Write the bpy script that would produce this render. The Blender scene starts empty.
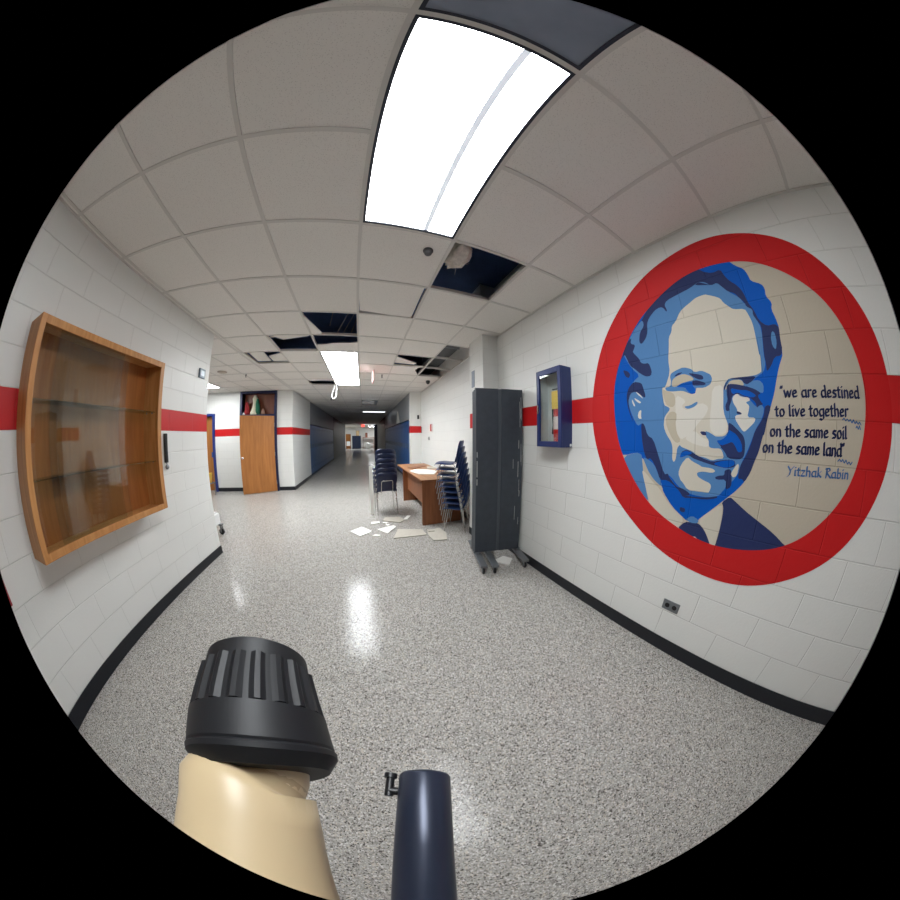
import bpy, bmesh, math, random
from mathutils import Vector, Matrix
from mathutils.geometry import tessellate_polygon

scene = bpy.context.scene
COL = scene.collection
PI = math.pi

# ------------------------------------------------------------------ camera
cam_data = bpy.data.cameras.new('camera')
cam_data.type = 'PANO'
cam_data.panorama_type = 'FISHEYE_LENS_POLYNOMIAL'
cam_data.sensor_width = 36.0
cam_data.sensor_fit = 'HORIZONTAL'
cam_data.fisheye_fov = math.radians(2 * 100.9)
cam_data.fisheye_polynomial_k0 = 0.0
cam_data.fisheye_polynomial_k1 = -0.10794349816186315
cam_data.fisheye_polynomial_k2 = 0.0001914532638389068
cam_data.fisheye_polynomial_k3 = 0.00012085241314566564
cam_data.fisheye_polynomial_k4 = -4.965877025468881e-06
cam_data.clip_start = 0.01
cam = bpy.data.objects.new('camera', cam_data)
COL.objects.link(cam)
CAM = Vector((0.11215, -1.21855, 1.41202))
yaw, pitch, roll = 0.3618, -0.0579, -0.0041
fwd = Vector((math.sin(yaw) * math.cos(pitch), math.cos(yaw) * math.cos(pitch), math.sin(pitch)))
r0 = Vector((math.cos(yaw), -math.sin(yaw), 0)); u0 = r0.cross(fwd)
rt = math.cos(roll) * r0 + math.sin(roll) * u0
up = -math.sin(roll) * r0 + math.cos(roll) * u0
cam.matrix_world = Matrix(((rt.x, up.x, -fwd.x, CAM.x), (rt.y, up.y, -fwd.y, CAM.y), (rt.z, up.z, -fwd.z, CAM.z), (0, 0, 0, 1)))
scene.camera = cam

# ------------------------------------------------------------------ world, exposure
world = bpy.data.worlds.new('world'); scene.world = world
world.use_nodes = True
world.node_tree.nodes['Background'].inputs[0].default_value = (0, 0, 0, 1)
world.node_tree.nodes['Background'].inputs[1].default_value = 0.0
scene.view_settings.view_transform = 'Standard'
scene.view_settings.look = 'None'
scene.view_settings.gamma = 1.0
scene.view_settings.use_curve_mapping = False
scene.view_settings.exposure = 1.22
LAMP_NEAR, LAMP_MID, LAMP_ALCOVE, LAMP_FAR, LAMP_LOBBY_FILL = 10.0, 15.0, 13.0, 0.8, 24.0

# ------------------------------------------------------------------ helpers
def lin(v):
    v /= 255.0
    return v / 12.92 if v <= 0.04045 else ((v + 0.055) / 1.055) ** 2.4
def rgb(r, g, b): return (lin(r), lin(g), lin(b), 1.0)

def new_mat(name):
    m = bpy.data.materials.new(name); m.use_nodes = True
    return m, m.node_tree, m.node_tree.nodes['Principled BSDF']
def plain(name, col, rough=0.5, metal=0.0, noise=0.0, nscale=20.0, spec=0.5):
    m, nt, b = new_mat(name)
    b.inputs['Base Color'].default_value = col
    b.inputs['Roughness'].default_value = rough
    b.inputs['Metallic'].default_value = metal
    b.inputs['Specular IOR Level'].default_value = spec
    if noise > 0:
        tc = nt.nodes.new('ShaderNodeTexCoord'); n = nt.nodes.new('ShaderNodeTexNoise')
        n.inputs['Scale'].default_value = nscale; n.inputs['Detail'].default_value = 4
        nt.links.new(tc.outputs['Object'], n.inputs['Vector'])
        r = nt.nodes.new('ShaderNodeValToRGB')
        r.color_ramp.elements[0].position = 0.3; r.color_ramp.elements[1].position = 0.7
        r.color_ramp.elements[0].color = [c * (1 - noise) for c in col[:3]] + [1]
        r.color_ramp.elements[1].color = [min(1, c * (1 + noise)) for c in col[:3]] + [1]
        nt.links.new(n.outputs['Fac'], r.inputs['Fac']); nt.links.new(r.outputs['Color'], b.inputs['Base Color'])
    return m
def emit(name, col, s):
    m, nt, b = new_mat(name)
    b.inputs['Base Color'].default_value = (0.8, 0.8, 0.8, 1)
    b.inputs['Emission Color'].default_value = col
    b.inputs['Emission Strength'].default_value = s
    return m
def wood(name, dark, light, axis=2, scale=6.0, rough=0.45):
    m, nt, b = new_mat(name)
    tc = nt.nodes.new('ShaderNodeTexCoord'); mp = nt.nodes.new('ShaderNodeMapping')
    s = [scale * 6] * 3; s[axis] = scale * 0.5
    mp.inputs['Scale'].default_value = s
    n = nt.nodes.new('ShaderNodeTexNoise'); n.inputs['Scale'].default_value = 1.0
    n.inputs['Detail'].default_value = 6; n.inputs['Distortion'].default_value = 0.6
    r = nt.nodes.new('ShaderNodeValToRGB')
    r.color_ramp.elements[0].position = 0.3; r.color_ramp.elements[1].position = 0.72
    r.color_ramp.elements[0].color = dark; r.color_ramp.elements[1].color = light
    nt.links.new(tc.outputs['Object'], mp.inputs['Vector']); nt.links.new(mp.outputs[0], n.inputs['Vector'])
    nt.links.new(n.outputs['Fac'], r.inputs['Fac']); nt.links.new(r.outputs['Color'], b.inputs['Base Color'])
    b.inputs['Roughness'].default_value = rough
    return m

def block(name, col, stripe=None, rough=0.42, bump=0.55, spec=0.4):
    """Painted concrete block: running-bond joints from the world position, optional painted stripe course."""
    m, nt, b = new_mat(name)
    N, Lk = nt.nodes.new, nt.links.new
    g = N('ShaderNodeNewGeometry')
    sp = N('ShaderNodeSeparateXYZ'); Lk(g.outputs['Position'], sp.inputs[0])
    sn = N('ShaderNodeSeparateXYZ'); Lk(g.outputs['True Normal'], sn.inputs[0])
    ab = N('ShaderNodeMath'); ab.operation = 'ABSOLUTE'; Lk(sn.outputs['X'], ab.inputs[0])
    gt = N('ShaderNodeMath'); gt.operation = 'GREATER_THAN'; gt.inputs[1].default_value = 0.5; Lk(ab.outputs[0], gt.inputs[0])
    mx = N('ShaderNodeMix'); mx.data_type = 'FLOAT'
    Lk(gt.outputs[0], mx.inputs[0]); Lk(sp.outputs['X'], mx.inputs[2]); Lk(sp.outputs['Y'], mx.inputs[3])
    au = N('ShaderNodeMath'); au.operation = 'ADD'; au.inputs[1].default_value = 40.64 + 0.623; Lk(mx.outputs[0], au.inputs[0])
    av = N('ShaderNodeMath'); av.operation = 'ADD'; av.inputs[1].default_value = 4 * 0.2032 - 0.1016; Lk(sp.outputs['Z'], av.inputs[0])
    cv = N('ShaderNodeCombineXYZ'); Lk(au.outputs[0], cv.inputs[0]); Lk(av.outputs[0], cv.inputs[1])
    br = N('ShaderNodeTexBrick')
    br.offset = 0.5; br.offset_frequency = 2; br.squash = 1.0
    br.inputs['Scale'].default_value = 1.0
    br.inputs['Brick Width'].default_value = 0.4064; br.inputs['Row Height'].default_value = 0.2032
    br.inputs['Mortar Size'].default_value = 0.0045; br.inputs['Mortar Smooth'].default_value = 0.6
    br.inputs['Color1'].default_value = (1, 1, 1, 1); br.inputs['Color2'].default_value = (1, 1, 1, 1)
    br.inputs['Mortar'].default_value = (0, 0, 0, 1)
    Lk(cv.outputs[0], br.inputs['Vector'])
    no = N('ShaderNodeTexNoise'); no.inputs['Scale'].default_value = 60; no.inputs['Detail'].default_value = 5
    Lk(g.outputs['Position'], no.inputs['Vector'])
    h = N('ShaderNodeMath'); h.operation = 'MULTIPLY_ADD'; h.inputs[1].default_value = 0.12
    Lk(no.outputs['Fac'], h.inputs[0])
    inv = N('ShaderNodeMath'); inv.operation = 'SUBTRACT'; inv.inputs[0].default_value = 1.0; Lk(br.outputs['Fac'], inv.inputs[1])
    Lk(inv.outputs[0], h.inputs[2])
    bp = N('ShaderNodeBump'); bp.inputs['Strength'].default_value = bump; bp.inputs['Distance'].default_value = 0.009
    Lk(h.outputs[0], bp.inputs['Height']); Lk(bp.outputs[0], b.inputs['Normal'])
    # faint mottling of the paint, joints tinted slightly darker
    n2 = N('ShaderNodeTexNoise'); n2.inputs['Scale'].default_value = 2.2; n2.inputs['Detail'].default_value = 4
    Lk(g.outputs['Position'], n2.inputs['Vector'])
    base = N('ShaderNodeMix'); base.data_type = 'RGBA'
    base.inputs[6].default_value = [c * 0.95 for c in col[:3]] + [1]; base.inputs[7].default_value = col
    Lk(n2.outputs['Fac'], base.inputs[0])
    out = base.outputs[2]
    if stripe:
        a = N('ShaderNodeMath'); a.operation = 'SUBTRACT'; a.inputs[1].default_value = 1.6255; Lk(sp.outputs['Z'], a.inputs[0])
        a2 = N('ShaderNodeMath'); a2.operation = 'ABSOLUTE'; Lk(a.outputs[0], a2.inputs[0])
        a3 = N('ShaderNodeMath'); a3.operation = 'LESS_THAN'; a3.inputs[1].default_value = 0.1005; Lk(a2.outputs[0], a3.inputs[0])
        ms = N('ShaderNodeMix'); ms.data_type = 'RGBA'; ms.inputs[7].default_value = stripe
        Lk(a3.outputs[0], ms.inputs[0]); Lk(out, ms.inputs[6]); out = ms.outputs[2]
    dk = N('ShaderNodeMix'); dk.data_type = 'RGBA'; dk.blend_type = 'MULTIPLY'; dk.inputs[7].default_value = (0.72, 0.70, 0.68, 1)
    jf = N('ShaderNodeMath'); jf.operation = 'MULTIPLY'; jf.inputs[1].default_value = 0.30; Lk(br.outputs['Fac'], jf.inputs[0])
    Lk(jf.outputs[0], dk.inputs[0]); Lk(out, dk.inputs[6])
    Lk(dk.outputs[2], b.inputs['Base Color'])
    b.inputs['Roughness'].default_value = rough; b.inputs['Specular IOR Level'].default_value = spec
    return m

class MB:
    """Collects shapes and links them as ONE mesh object."""
    def __init__(s): s.v = []; s.f = []; s.m = []; s.sm = []
    def add(s, vs, fs, mi=0, smooth=False):
        o = len(s.v); s.v += [tuple(v) for v in vs]
        for f in fs: s.f.append(tuple(i + o for i in f)); s.m.append(mi); s.sm.append(smooth)
        return s
    def box(s, x0, x1, y0, y1, z0, z1, mi=0, M=None):
        vs = [Vector((x, y, z)) for z in (z0, z1) for y in (y0, y1) for x in (x0, x1)]
        if M: vs = [M @ v for v in vs]
        return s.add(vs, [(0, 2, 3, 1), (4, 5, 7, 6), (0, 1, 5, 4), (2, 6, 7, 3), (0, 4, 6, 2), (1, 3, 7, 5)], mi)
    def bbox(s, x0, x1, y0, y1, z0, z1, bev=0.003, mi=0, M=None):
        """box with bevelled edges"""
        bm = bmesh.new()
        bmesh.ops.create_cube(bm, size=1.0)
        for v in bm.verts:
            v.co = Vector((x0 if v.co.x < 0 else x1, y0 if v.co.y < 0 else y1, z0 if v.co.z < 0 else z1))
        bmesh.ops.bevel(bm, geom=list(bm.edges), offset=bev, segments=2, affect='EDGES', profile=0.5)
        bm.verts.index_update()
        vs = [(M @ v.co) if M else v.co.copy() for v in bm.verts]
        fs = [tuple(v.index for v in f.verts) for f in bm.faces]
        bm.free()
        return s.add(vs, fs, mi)
    def prism(s, pts, z0, z1, mi=0, M=None):
        n = len(pts)
        a = sum(pts[i][0] * pts[(i + 1) % n][1] - pts[(i + 1) % n][0] * pts[i][1] for i in range(n))
        if a < 0: pts = pts[::-1]
        vs = [Vector((p[0], p[1], z)) for z in (z0, z1) for p in pts]
        if M: vs = [M @ v for v in vs]
        return s.add(vs, [tuple(range(n))[::-1], tuple(range(n, 2 * n))] + [(i, (i + 1) % n, n + (i + 1) % n, n + i) for i in range(n)], mi)
    def tube(s, path, r, n=8, mi=0, closed=False):
        P = [Vector(p) for p in path]; rs = r if isinstance(r, (list, tuple)) else [r] * len(P)
        vs = []; fs = []; prev = None
        for i, p in enumerate(P):
            if closed: t = P[(i + 1) % len(P)] - P[i - 1]
            else: t = P[min(i + 1, len(P) - 1)] - P[max(i - 1, 0)]
            t.normalize()
            if prev is None:
                a = Vector((0, 0, 1)) if abs(t.z) < 0.9 else Vector((1, 0, 0))
                u = t.cross(a).normalized()
            else:
                u = (prev - t * prev.dot(t)).normalized()
            w = t.cross(u); prev = u
            for k in range(n):
                an = 2 * PI * k / n
                vs.append(p + (u * math.cos(an) + w * math.sin(an)) * rs[i])
        m = len(P)
        for i in range(m if closed else m - 1):
            for k in range(n):
                a = i * n + k; b_ = i * n + (k + 1) % n; j = ((i + 1) % m) * n
                fs.append((a, b_, j + (k + 1) % n, j + k))
        s.add(vs, fs, mi, True)
        if not closed:
            s.add(vs[:n], [tuple(range(n))[::-1]], mi); s.add(vs[-n:], [tuple(range(n))], mi)
        return s
    def lathe(s, prof, M=None, n=32, mi=0, rib=None, smooth=True):
        """prof: (radius, height) pairs about local z; rib(i, angle) scales a radius"""
        vs = []
        for i, (r, h) in enumerate(prof):
            for k in range(n):
                an = 2 * PI * k / n
                rr = r * (rib(i, an) if rib else 1)
                v = Vector((rr * math.cos(an), rr * math.sin(an), h)); vs.append(M @ v if M else v)
        fs = [(i * n + k, i * n + (k + 1) % n, (i + 1) * n + (k + 1) % n, (i + 1) * n + k) for i in range(len(prof) - 1) for k in range(n)]
        s.add(vs, fs, mi, smooth)
        if prof[0][0] > 1e-6: s.add(vs[:n], [tuple(range(n))[::-1]], mi)
        if prof[-1][0] > 1e-6: s.add(vs[-n:], [tuple(range(n))], mi)
        return s
    def build(s, name, mats, parent=None, loc=None):
        me = bpy.data.meshes.new(name)
        vs = s.v if loc is None else [(v[0] - loc[0], v[1] - loc[1], v[2] - loc[2]) for v in s.v]
        me.from_pydata(vs, [], s.f)
        for m in (mats if isinstance(mats, (list, tuple)) else [mats]): me.materials.append(m)
        for p, mi, sm in zip(me.polygons, s.m, s.sm): p.material_index = mi; p.use_smooth = sm
        me.validate(); me.update()
        o = bpy.data.objects.new(name, me); COL.objects.link(o)
        if loc is not None and parent is None: o.location = loc
        if parent is not None: o.parent = parent
        return o

def tag(o, label=None, cat=None, group=None, kind=None):
    if label: o['label'] = label
    if cat: o['category'] = cat
    if group: o['group'] = group
    if kind: o['kind'] = kind
    return o
def thing(name, label, cat, loc=(0, 0, 0), rz=0.0, group=None):
    o = bpy.data.objects.new(name, None); COL.objects.link(o)
    o.location = loc; o.rotation_euler = (0, 0, rz); o.empty_display_size = 0.1
    return tag(o, label, cat, group)
def struct(name, mb, mats): return tag(mb.build(name, mats), kind='structure')
def kids(o): return [c for c in bpy.data.objects if c.parent == o]
def dup(root, loc, rz=None, label=None, group=None):
    r = root.copy(); COL.objects.link(r); r.location = loc
    if rz is not None: r.rotation_euler = (0, 0, rz)
    if label: r['label'] = label
    if group: r['group'] = group
    for ch in kids(root):
        c = ch.copy(); COL.objects.link(c); c.parent = r
        for g in kids(ch):
            d = g.copy(); COL.objects.link(d); d.parent = c
    return r
def relabel(o, t): o['label'] = t; return o

# ------------------------------------------------------------------ dimensions and materials
T = 0.6096
H, XL, XR = 2.7307, -1.8873, 1.7472
DECK = 3.5
WHITE = rgb(230, 230, 226); RED = rgb(196, 28, 30)
M = {}
M['wall'] = block('white_block', WHITE)
M['wall_stripe'] = block('white_block_red_stripe', WHITE, RED)
M['base'] = plain('black_vinyl', rgb(24, 27, 34), 0.35)
M['tile'] = None
M['grid'] = plain('grid_metal', rgb(212, 209, 203), 0.5)
M['deck'] = plain('dark_deck', rgb(92, 122, 172), 0.8, noise=0.2, nscale=3)
M['navy'] = plain('navy_paint', rgb(22, 42, 98), 0.38)
M['frame_navy'] = plain('navy_frame', rgb(20, 30, 70), 0.45)
M['black'] = plain('black', rgb(20, 20, 22), 0.4)
M['rubber'] = plain('black_rubber', rgb(22, 22, 23), 0.55)
M['chrome'] = plain('chrome', rgb(205, 203, 200), 0.22, 1.0)
M['steel'] = plain('grey_steel', rgb(130, 134, 138), 0.4, 0.7)
M['oak'] = wood('oak', rgb(176, 116, 62), rgb(202, 146, 88), 2)
M['case_back'] = wood('case_back', rgb(150, 88, 40), rgb(176, 110, 56), 2, 4)
M['case_in'] = wood('case_inner', rgb(120, 62, 32), rgb(146, 82, 44), 2, 4)
M['desk'] = wood('desk_wood', rgb(120, 70, 40), rgb(146, 90, 54), 2, 4)
M['desk_top'] = wood('desk_top_wood', rgb(150, 106, 72), rgb(176, 130, 92), 1, 4)
M['door'] = wood('door_wood', rgb(160, 100, 48), rgb(184, 122, 62), 2, 3)
M['brown'] = wood('brown_panel', rgb(110, 58, 38), rgb(130, 72, 48), 2, 3)
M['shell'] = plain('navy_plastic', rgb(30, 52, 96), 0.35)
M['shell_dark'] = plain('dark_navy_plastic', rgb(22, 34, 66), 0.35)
M['locker'] = plain('blue_locker', rgb(14, 78, 140), 0.35)
M['hall_shade'] = block('hall_shade_block', rgb(150, 153, 158))  # light fall-off along the hall put into the wall colour
M['far_shade'] = block('far_shade_block', rgb(48, 52, 64))  # darkness of the unlit far hall put into the wall colour
M['locker_dark'] = plain('dark_louvre', rgb(10, 22, 48), 0.5)
M['paper'] = plain('white_board', rgb(236, 234, 228), 0.8)
M['board'] = plain('beige_board', rgb(196, 190, 178), 0.9, noise=0.06, nscale=40)
M['white_paint'] = plain('white_paint', rgb(232, 232, 230), 0.4)
M['red'] = plain('red_paint', rgb(190, 30, 30), 0.35)
M['yellow'] = plain('yellow', rgb(232, 190, 80), 0.5)

def tile_mat():
    m, nt, b = new_mat('acoustic_tile')
    N, Lk = nt.nodes.new, nt.links.new
    g = N('ShaderNodeNewGeometry')
    v = N('ShaderNodeTexVoronoi'); v.inputs['Scale'].default_value = 110; Lk(g.outputs['Position'], v.inputs['Vector'])
    r = N('ShaderNodeValToRGB'); r.color_ramp.elements[0].position = 0.08; r.color_ramp.elements[1].position = 0.30
    r.color_ramp.elements[0].color = rgb(200, 196, 190); r.color_ramp.elements[1].color = rgb(234, 231, 225)
    Lk(v.outputs['Distance'], r.inputs['Fac']); Lk(r.outputs['Color'], b.inputs['Base Color'])
    n = N('ShaderNodeTexNoise'); n.inputs['Scale'].default_value = 160; n.inputs['Detail'].default_value = 3; Lk(g.outputs['Position'], n.inputs['Vector'])
    bp = N('ShaderNodeBump'); bp.inputs['Strength'].default_value = 0.35; bp.inputs['Distance'].default_value = 0.003
    Lk(n.outputs['Fac'], bp.inputs['Height']); Lk(bp.outputs[0], b.inputs['Normal'])
    b.inputs['Roughness'].default_value = 0.95
    return m
M['tile'] = tile_mat()
def floor_mat():
    m, nt, b = new_mat('terrazzo')
    N, Lk = nt.nodes.new, nt.links.new
    g = N('ShaderNodeNewGeometry')
    v = N('ShaderNodeTexVoronoi'); v.inputs['Scale'].default_value = 170; Lk(g.outputs['Position'], v.inputs['Vector'])
    sc = N('ShaderNodeSeparateColor'); Lk(v.outputs['Color'], sc.inputs[0])
    r = N('ShaderNodeValToRGB'); e = r.color_ramp.elements
    r.color_ramp.interpolation = 'CONSTANT'
    e[0].position = 0.0; e[0].color = rgb(88, 84, 80)
    e[1].position = 0.07; e[1].color = rgb(138, 134, 129)
    for p, c in ((0.26, rgb(166, 163, 158)), (0.58, rgb(182, 179, 174)), (0.80, rgb(196, 188, 176)), (0.90, rgb(212, 210, 206))):
        k = e.new(p); k.color = c
    Lk(sc.outputs[0], r.inputs['Fac']); Lk(r.outputs['Color'], b.inputs['Base Color'])
    b.inputs['Roughness'].default_value = 0.17
    b.inputs['Specular IOR Level'].default_value = 0.17
    return m
M['floor'] = floor_mat()
def glass_mat(name, tint=(0.93, 0.96, 0.95, 1), refl=1.0):
    m = bpy.data.materials.new(name); m.use_nodes = True
    nt = m.node_tree; nt.nodes.clear(); N, Lk = nt.nodes.new, nt.links.new
    o = N('ShaderNodeOutputMaterial'); t = N('ShaderNodeBsdfTransparent'); t.inputs[0].default_value = tint
    gl = N('ShaderNodeBsdfGlossy'); gl.inputs['Roughness'].default_value = 0.02
    lw = N('ShaderNodeLayerWeight'); lw.inputs['Blend'].default_value = 0.5     # Schlick, the same from both sides
    pw = N('ShaderNodeMath'); pw.operation = 'POWER'; pw.inputs[1].default_value = 5.0; Lk(lw.outputs['Facing'], pw.inputs[0])
    mu = N('ShaderNodeMath'); mu.operation = 'MULTIPLY_ADD'; mu.inputs[1].default_value = 0.96 * refl; mu.inputs[2].default_value = 0.04 * refl; mu.use_clamp = True
    mx = N('ShaderNodeMixShader'); Lk(pw.outputs[0], mu.inputs[0]); Lk(mu.outputs[0], mx.inputs[0]); Lk(t.outputs[0], mx.inputs[1]); Lk(gl.outputs[0], mx.inputs[2])
    Lk(mx.outputs[0], o.inputs[0]); return m
M['glass'] = glass_mat('glass_pane', refl=1.0)
M['shelf_glass'] = glass_mat('shelf_glass', (0.80, 0.90, 0.88, 1), 1.0)

# ------------------------------------------------------------------ setting: floor, walls, ceiling
struct('floor', MB().box(-7.7, 5.0, -5.2, 31.2, -0.2, 0), M['floor'])
struct('wall_left', MB().box(XL - .2, XL, -5, 1.69, 0, DECK), M['wall_stripe'])
struct('wall_alcove_near', MB().box(-7.5, XL - .2, 1.49, 1.69, 0, DECK), M['wall'])
struct('wall_alcove_back', MB().box(-7.5, -5.25, 5.55, 5.75, 0, DECK).box(-5.25, -4.31, 5.55, 5.75, 2.1, DECK)
       .box(-4.31, -3.36, 5.55, 5.75, 0, DECK).box(-3.36, -2.39, 5.55, 5.75, H, DECK).box(-2.39, XL - .2, 5.55, 5.75, 0, DECK), M['wall_stripe'])
struct('wall_alcove_end', MB().box(-7.7, -7.5, 1.49, 5.75, 0, DECK), M['wall'])
struct('wall_left_return', MB().box(XL - .2, XL, 5.55, 7.75, 0, DECK), M['wall_stripe'])
struct('wall_left_hall', MB().box(XL - .4, XL, 7.75, 14.46, 1.93, DECK).box(XL - .4, XL - .34, 7.75, 14.46, 0, 1.93), M['hall_shade'])
struct('wall_left_far', MB().box(XL - .4, XL, 14.46, 24, 0, DECK), M['far_shade'])
struct('wall_right', MB().box(XR, XR + .2, -5, 1.33, 0, DECK), M['wall_stripe'])
struct('wall_pillar', MB().box(1.525, XR + .2, 1.33, 1.72, 0, DECK), M['wall_stripe'])
struct('wall_right_hall', MB().box(XR, XR + .2, 1.72, 5.5, 0, DECK), M['wall'])
struct('wall_stub', MB().box(1.42, XR + .2, 5.5, 5.7, 0, DECK), M['wall_stripe'])
struct('wall_right_lockers', MB().box(1.42, XR + .1, 5.7, 13.95, 1.93, DECK).box(XR + .02, XR + .1, 5.7, 13.95, 0, 1.93), M['hall_shade'])
struct('wall_right_far', MB().box(1.42, XR + .1, 13.95, 24, 0, DECK).box(1.15, 1.42, 23.8, 24, 0, DECK), M['far_shade'])
struct('wall_back', MB().box(XL - .2, XR + .2, -5.2, -5, 0, DECK), M['wall'])
struct('wall_lobby', MB().box(-5, 4, 31, 31.2, 0, DECK).box(-5.2, -5, 24, 31.2, 0, DECK).box(4, 4.2, 24, 31.2, 0, DECK)
       .box(-5.2, XL - .4, 23.8, 24, 0, DECK).box(XR + .1, 4.2, 23.8, 24, 0, DECK), M['wall'])
struct('ceiling_deck', MB().box(-7.7, 5.0, -5.2, 31.2, DECK, DECK + .1), M['deck'])
bh = 0.1016
struct('baseboard_left', MB().box(XL, XL + .007, -5, 1.697, 0, bh).box(XL - .2, XL + .007, 1.69, 1.697, 0, bh), M['base'])
struct('baseboard_right', MB().box(XR - .007, XR, -5, 1.33, 0, bh).box(1.518, XR, 1.323, 1.33, 0, bh).box(1.518, 1.525, 1.323, 1.727, 0, bh).box(XR - .007, XR, 1.727, 5.5, 0, bh).box(1.413, XR, 5.493, 5.5, 0, bh), M['base'])
struct('baseboard_alcove', MB().box(-4.25, -3.42, 5.543, 5.55, 0, bh).box(-2.33, XL + .007, 5.543, 5.55, 0, bh).box(XL, XL + .007, 5.543, 7.75, 0, bh), M['base'])

REG = [(XL, XR, -5, 24), (-7.5, XL, 1.69, 5.55), (-5, 4, 24, 31)]
MISSING = {(1, 0), (-1, 2), (-1, 3), (-2, 3), (-3, 4), (-2, 7), (2, 3), (2, 4), (2, 5), (1, 4), (1, 5), (0, 1)}
FIXT = {}   # name -> (i0, i1, j0, j1)
FIXT['near'] = (0, 1, -2, 0); FIXT['behind'] = (0, 1, -4, -2)
FIXT['mid_a'] = (-1, 0, 4, 6); FIXT['mid_b'] = (-1, 0, 6, 8)
FIXT['off'] = (0, 1, 12, 14); FIXT['far_a'] = (0, 2, 18, 19); FIXT['far_b'] = (0, 2, 38, 39)
FIXT['alcove'] = (-7, -6, 6, 8); FIXT['lobby_fill_a'] = (-7, -5, 44, 45); FIXT['lobby_fill_b'] = (1, 3, 46, 47)
fcells = {}
for k, (a, b, c, d) in FIXT.items():
    for i in range(a, b):
        for j in range(c, d): fcells[(i, j)] = k
tiles = MB(); bars = MB()
for (x0, x1, y0, y1) in REG:
    i0, i1 = math.floor(x0 / T), math.ceil(x1 / T); j0, j1 = math.floor(y0 / T), math.ceil(y1 / T)
    for i in range(i0, i1):
        for j in range(j0, j1):
            ax, bx, ay, by = max(x0, i * T), min(x1, i * T + T), max(y0, j * T), min(y1, j * T + T)
            if bx - ax < 1e-4 or by - ay < 1e-4: continue
            if (i, j) in fcells: pass
            elif (i, j) not in MISSING: tiles.box(ax, bx, ay, by, H + .004, H + .02)
            k = fcells.get((i, j))
            if i * T > x0 + .02 and not (k and fcells.get((i - 1, j)) == k): bars.box(i * T - .012, i * T + .012, ay, by, H - .001, H + .03)
            if j * T > y0 + .02 and not (k and fcells.get((i, j - 1)) == k): bars.box(ax, bx, j * T - .012, j * T + .012, H - .0015, H + .03)
    bars.box(x0, x0 + .022, y0, y1, H - .002, H + .0035).box(x1 - .022, x1, y0, y1, H - .002, H + .0035)
    bars.box(x0, x1, y0, y0 + .022, H - .002, H + .0035).box(x0, x1, y1 - .022, y1, H - .002, H + .0035)
struct('ceiling', tiles, M['tile'])
struct('trim_1', bars, M['grid'])

# doorways in the alcove wall
struct('trim_2', MB().box(-3.42, -3.36, 5.49, 5.75, 0, H - .002).box(-2.39, -2.33, 5.49, 5.75, 0, H - .002).box(-3.36, -2.39, 5.50, 5.75, 2.04, 2.09).box(-3.36, -2.39, 5.50, 5.75, H - .06, H - .002), M['frame_navy'])
struct('trim_3', MB().box(-4.31, -4.25, 5.49, 5.75, 0, 2.16).box(-5.31, -5.25, 5.49, 5.75, 0, 2.16).box(-5.25, -4.31, 5.49, 5.75, 2.1, 2.16), plain('blue_frame', rgb(26, 48, 120), 0.4))
struct('wall_transom_panel', MB().box(-3.36, -2.39, 5.70, 5.74, 2.09, H - .06), M['brown'])
struct('wall_room_beyond', MB().box(-3.6, -2.2, 6.6, 6.7, 0, DECK).box(-3.6, -3.5, 5.75, 6.6, 0, DECK).box(-2.3, -2.2, 5.75, 6.6, 0, DECK), M['wall'])
# open door leaf, hinged on the right jamb
hx, hy = -2.385, 5.485
ang = math.atan2(5.07 - hy, -3.19 - hx)
d1 = thing('door_1', None, None, (hx, hy, 0), ang); d1['kind'] = 'structure'
MB().bbox(0.0, 0.915, -0.022, 0.022, 0.012, 2.035, .003).build('door_leaf', M['door'], d1)
hk = MB().lathe([(.026, 0), (.026, .006), (.012, .010), (.012, .035), (.028, .045), (.030, .058), (.022, .068), (0, .070)], Matrix.Translation((.86, .022, .95)) @ Matrix.Rotation(-PI / 2, 4, 'X'), 20)
hk.lathe([(.026, 0), (.026, .006), (.012, .010), (.012, .035), (.028, .045), (.030, .058), (.022, .068), (0, .070)], Matrix.Translation((.86, -.022, .95)) @ Matrix.Rotation(PI / 2, 4, 'X'), 20)
hk.build('door_knob', M['chrome'], d1)
hg = MB()
for z in (.25, 1.02, 1.80): hg.tube([(-.002, .026, z - .05), (-.002, .026, z + .05)], .007)
hg.build('hinge', M['steel'], d1)
d2 = thing('door_2', None, None, (-4.32, 5.66, 0), PI); d2['kind'] = 'structure'
MB().bbox(0, .92, -.022, .022, .01, 2.09, .003).build('door_leaf', M['door'], d2)
MB().bbox(.03, .13, .022, .026, .95, 1.10, .001).build('push_plate', plain('blue_plate', rgb(40, 80, 150), .4), d2)

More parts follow.
